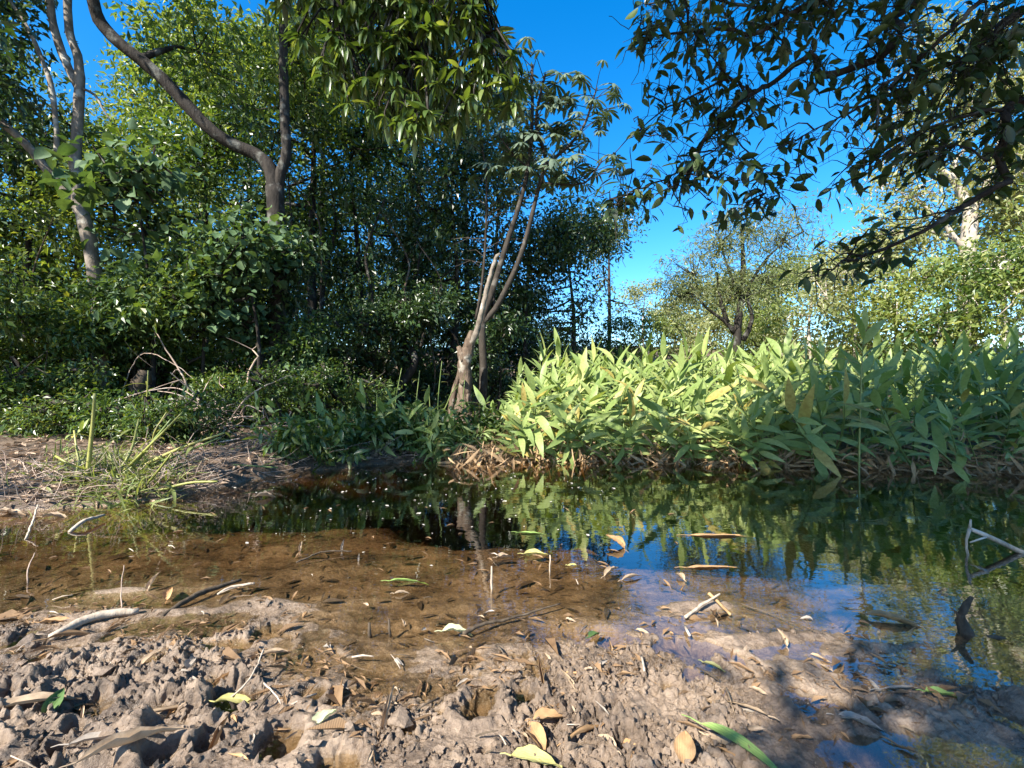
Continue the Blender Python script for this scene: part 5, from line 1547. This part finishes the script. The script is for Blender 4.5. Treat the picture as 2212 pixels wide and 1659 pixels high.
stick([on_mud(1480, 1360), on_mud(1490, 1385, .02)], [.005, .004], 'stick', 'stubby pale stick below the sandbar')
stick([on_mud(1600, 1310), on_mud(1680, 1335, .005), on_mud(1760, 1370)], [.0025, .002, .0015], 'twig_dark', 'thin dark twig half afloat across the sky reflection')
stick([on_mud(640, 1215, 0), on_mud(700, 1200, .02), on_mud(760, 1195, .01)], [.004, .004, .003], 'twig_dark', 'dark drowned twig beside the white leaf tips')
stick([on_mud(350, 1330, 0), on_mud(430, 1290, .015), on_mud(520, 1255, .005)], [.010, .011, .007], 'twig_dark', 'dark wet stick lying off the mud tongue')
for i in range(34):
    u_, v_ = rng.uniform(40, 1700), rng.uniform(1180, 1640)
    p_ = on_mud(u_, v_)
    a_ = rng.uniform(0, 6.28)
    l_ = rng.uniform(.025, .08)
    q_ = p_ + np.array([math.cos(a_) * l_, math.sin(a_) * l_, 0])
    q_[2] = max(gz(q_[0], q_[1]), 0) + rng.uniform(.006, .03)
    r_ = rng.uniform(.0012, .003)
    stick([p_, (p_ + q_) / 2 + [0, 0, .004], q_], [r_, r_, r_ * .6], 'twig_dark' if i % 2 else 'stick', 'tiny dark twig lying about the shore' if i % 2 else 'tiny pale twig lying about the shore', 'tiny dark twigs' if i % 2 else 'tiny pale twigs', name='twig')

# the pale dead branch reaching in from the side over the water
D = 2.5
bb = spot(2330, 1235, D)
bb[2] = max(bb[2], .0)
tbs = Tubes()
tbs.add(spots([(2400, 1260), (2300, 1225), (2212, 1195), (2150, 1165), (2095, 1142)], D), [.018, .016, .015, .013, .010], 8, .05, .08)
tbs.add(spots([(2095, 1142), (2088, 1165), (2092, 1205), (2120, 1235), (2160, 1260)], D - .02), [.009, .007, .006, .004, .003], 7, .04, .08)
tbs.add(spots([(2130, 1160), (2095, 1172)], D - .01), [.006, .004], 6, .04)
tbs.add(spots([(2095, 1142), (2097, 1122)], D), [.008, .004], 6, .04)
o = obj('dead_branch', tbs.mesh('dead_branch', bb), M['stick'])
o.location = bb
tag(o, 'pale forked dead branch jutting over the dark water at the side', 'branch')
tbs = Tubes()
a = on_mud(2100, 1370, -.03)
tbs.add([a, a + [-.012, .02, .05], a + [-.02, .02, .09], a + [.03, .03, .15]], [.024, .020, .016, .006], 9, .015, .12)
tbs.add([a + [-.015, .02, .08], a + [-.05, .03, .11]], [.008, .002], 7, .02, .12)
tbs.add([a + [0, .0, .0], a + [.07, -.02, .03], a + [.13, -.03, .0]], [.012, .009, .004], 7, .02, .12)
o = obj('stump', tbs.mesh('stump', a), M['twig_dark'])
o.location = a
tag(o, 'small black snag standing in the shaded water', 'snag')
# mud debris strip under the shaded ginger at the side
cnt = 260
x_ = rng.uniform(3.2, 6.2, cnt)
y_ = np.interp(x_, FAR_X, FAR_Y) - rng.uniform(-.1, .5, cnt)
pos = np.stack([x_, y_, np.maximum(height(x_, y_), 0) + .012], -1)
ax = np.stack([rng.normal(1, .3, cnt), rng.normal(0, .4, cnt), rng.normal(.02, .08, cnt)], -1)
v_, f_ = leaf_arrays(pos, ax, rng.normal(0, .25, (cnt, 3)) + [0, 0, 1], rng.uniform(.15, .4, cnt), rng.uniform(.015, .05, cnt), rich=True)
tag(obj('floating_litter', raw_mesh('floating_litter', v_, f_), M['straw']), 'raft of dead leaves and canes on the water below the shaded ginger', 'leaf litter', kind='stuff')

# white flecks on the water
fm = [raw_mesh('floating_fleck', [(0, 0, 0), (.010 * s_, .004, .003), (.014 * s_, .012, .001), (.006, .017 * s_, .004), (-.004, .009, .002)], np.array([(0, 1, 2, 3, 4)]), False) for s_ in (.7, 1.0, 1.3)]
for m_ in fm:
    m_.materials.append(M['fleck'])
n_ = 0
while n_ < 230:
    u_, v_ = rng.uniform(420, 1330), 1000 + abs(rng.normal(0, 75)) + rng.uniform(0, 25)
    d = CAM_H * FPX / (v_ - 829.5)
    x = (u_ - 1106) / FPX * d
    if gz(x, d) > -.01 or v_ > 1230:
        continue
    o = obj('floating_fleck', fm[n_ % 3], None)
    s_ = rng.gamma(2.5, .22) + .15
    o.matrix_world = Matrix.Translation((x, d, .003)) @ Matrix.Rotation(rng.uniform(0, 6.28), 4, 'Z') @ Matrix.Diagonal((s_, s_, s_, 1))
    tag(o, 'tiny white fleck floating on the dark water', 'fleck', 'white flecks afloat')
    n_ += 1
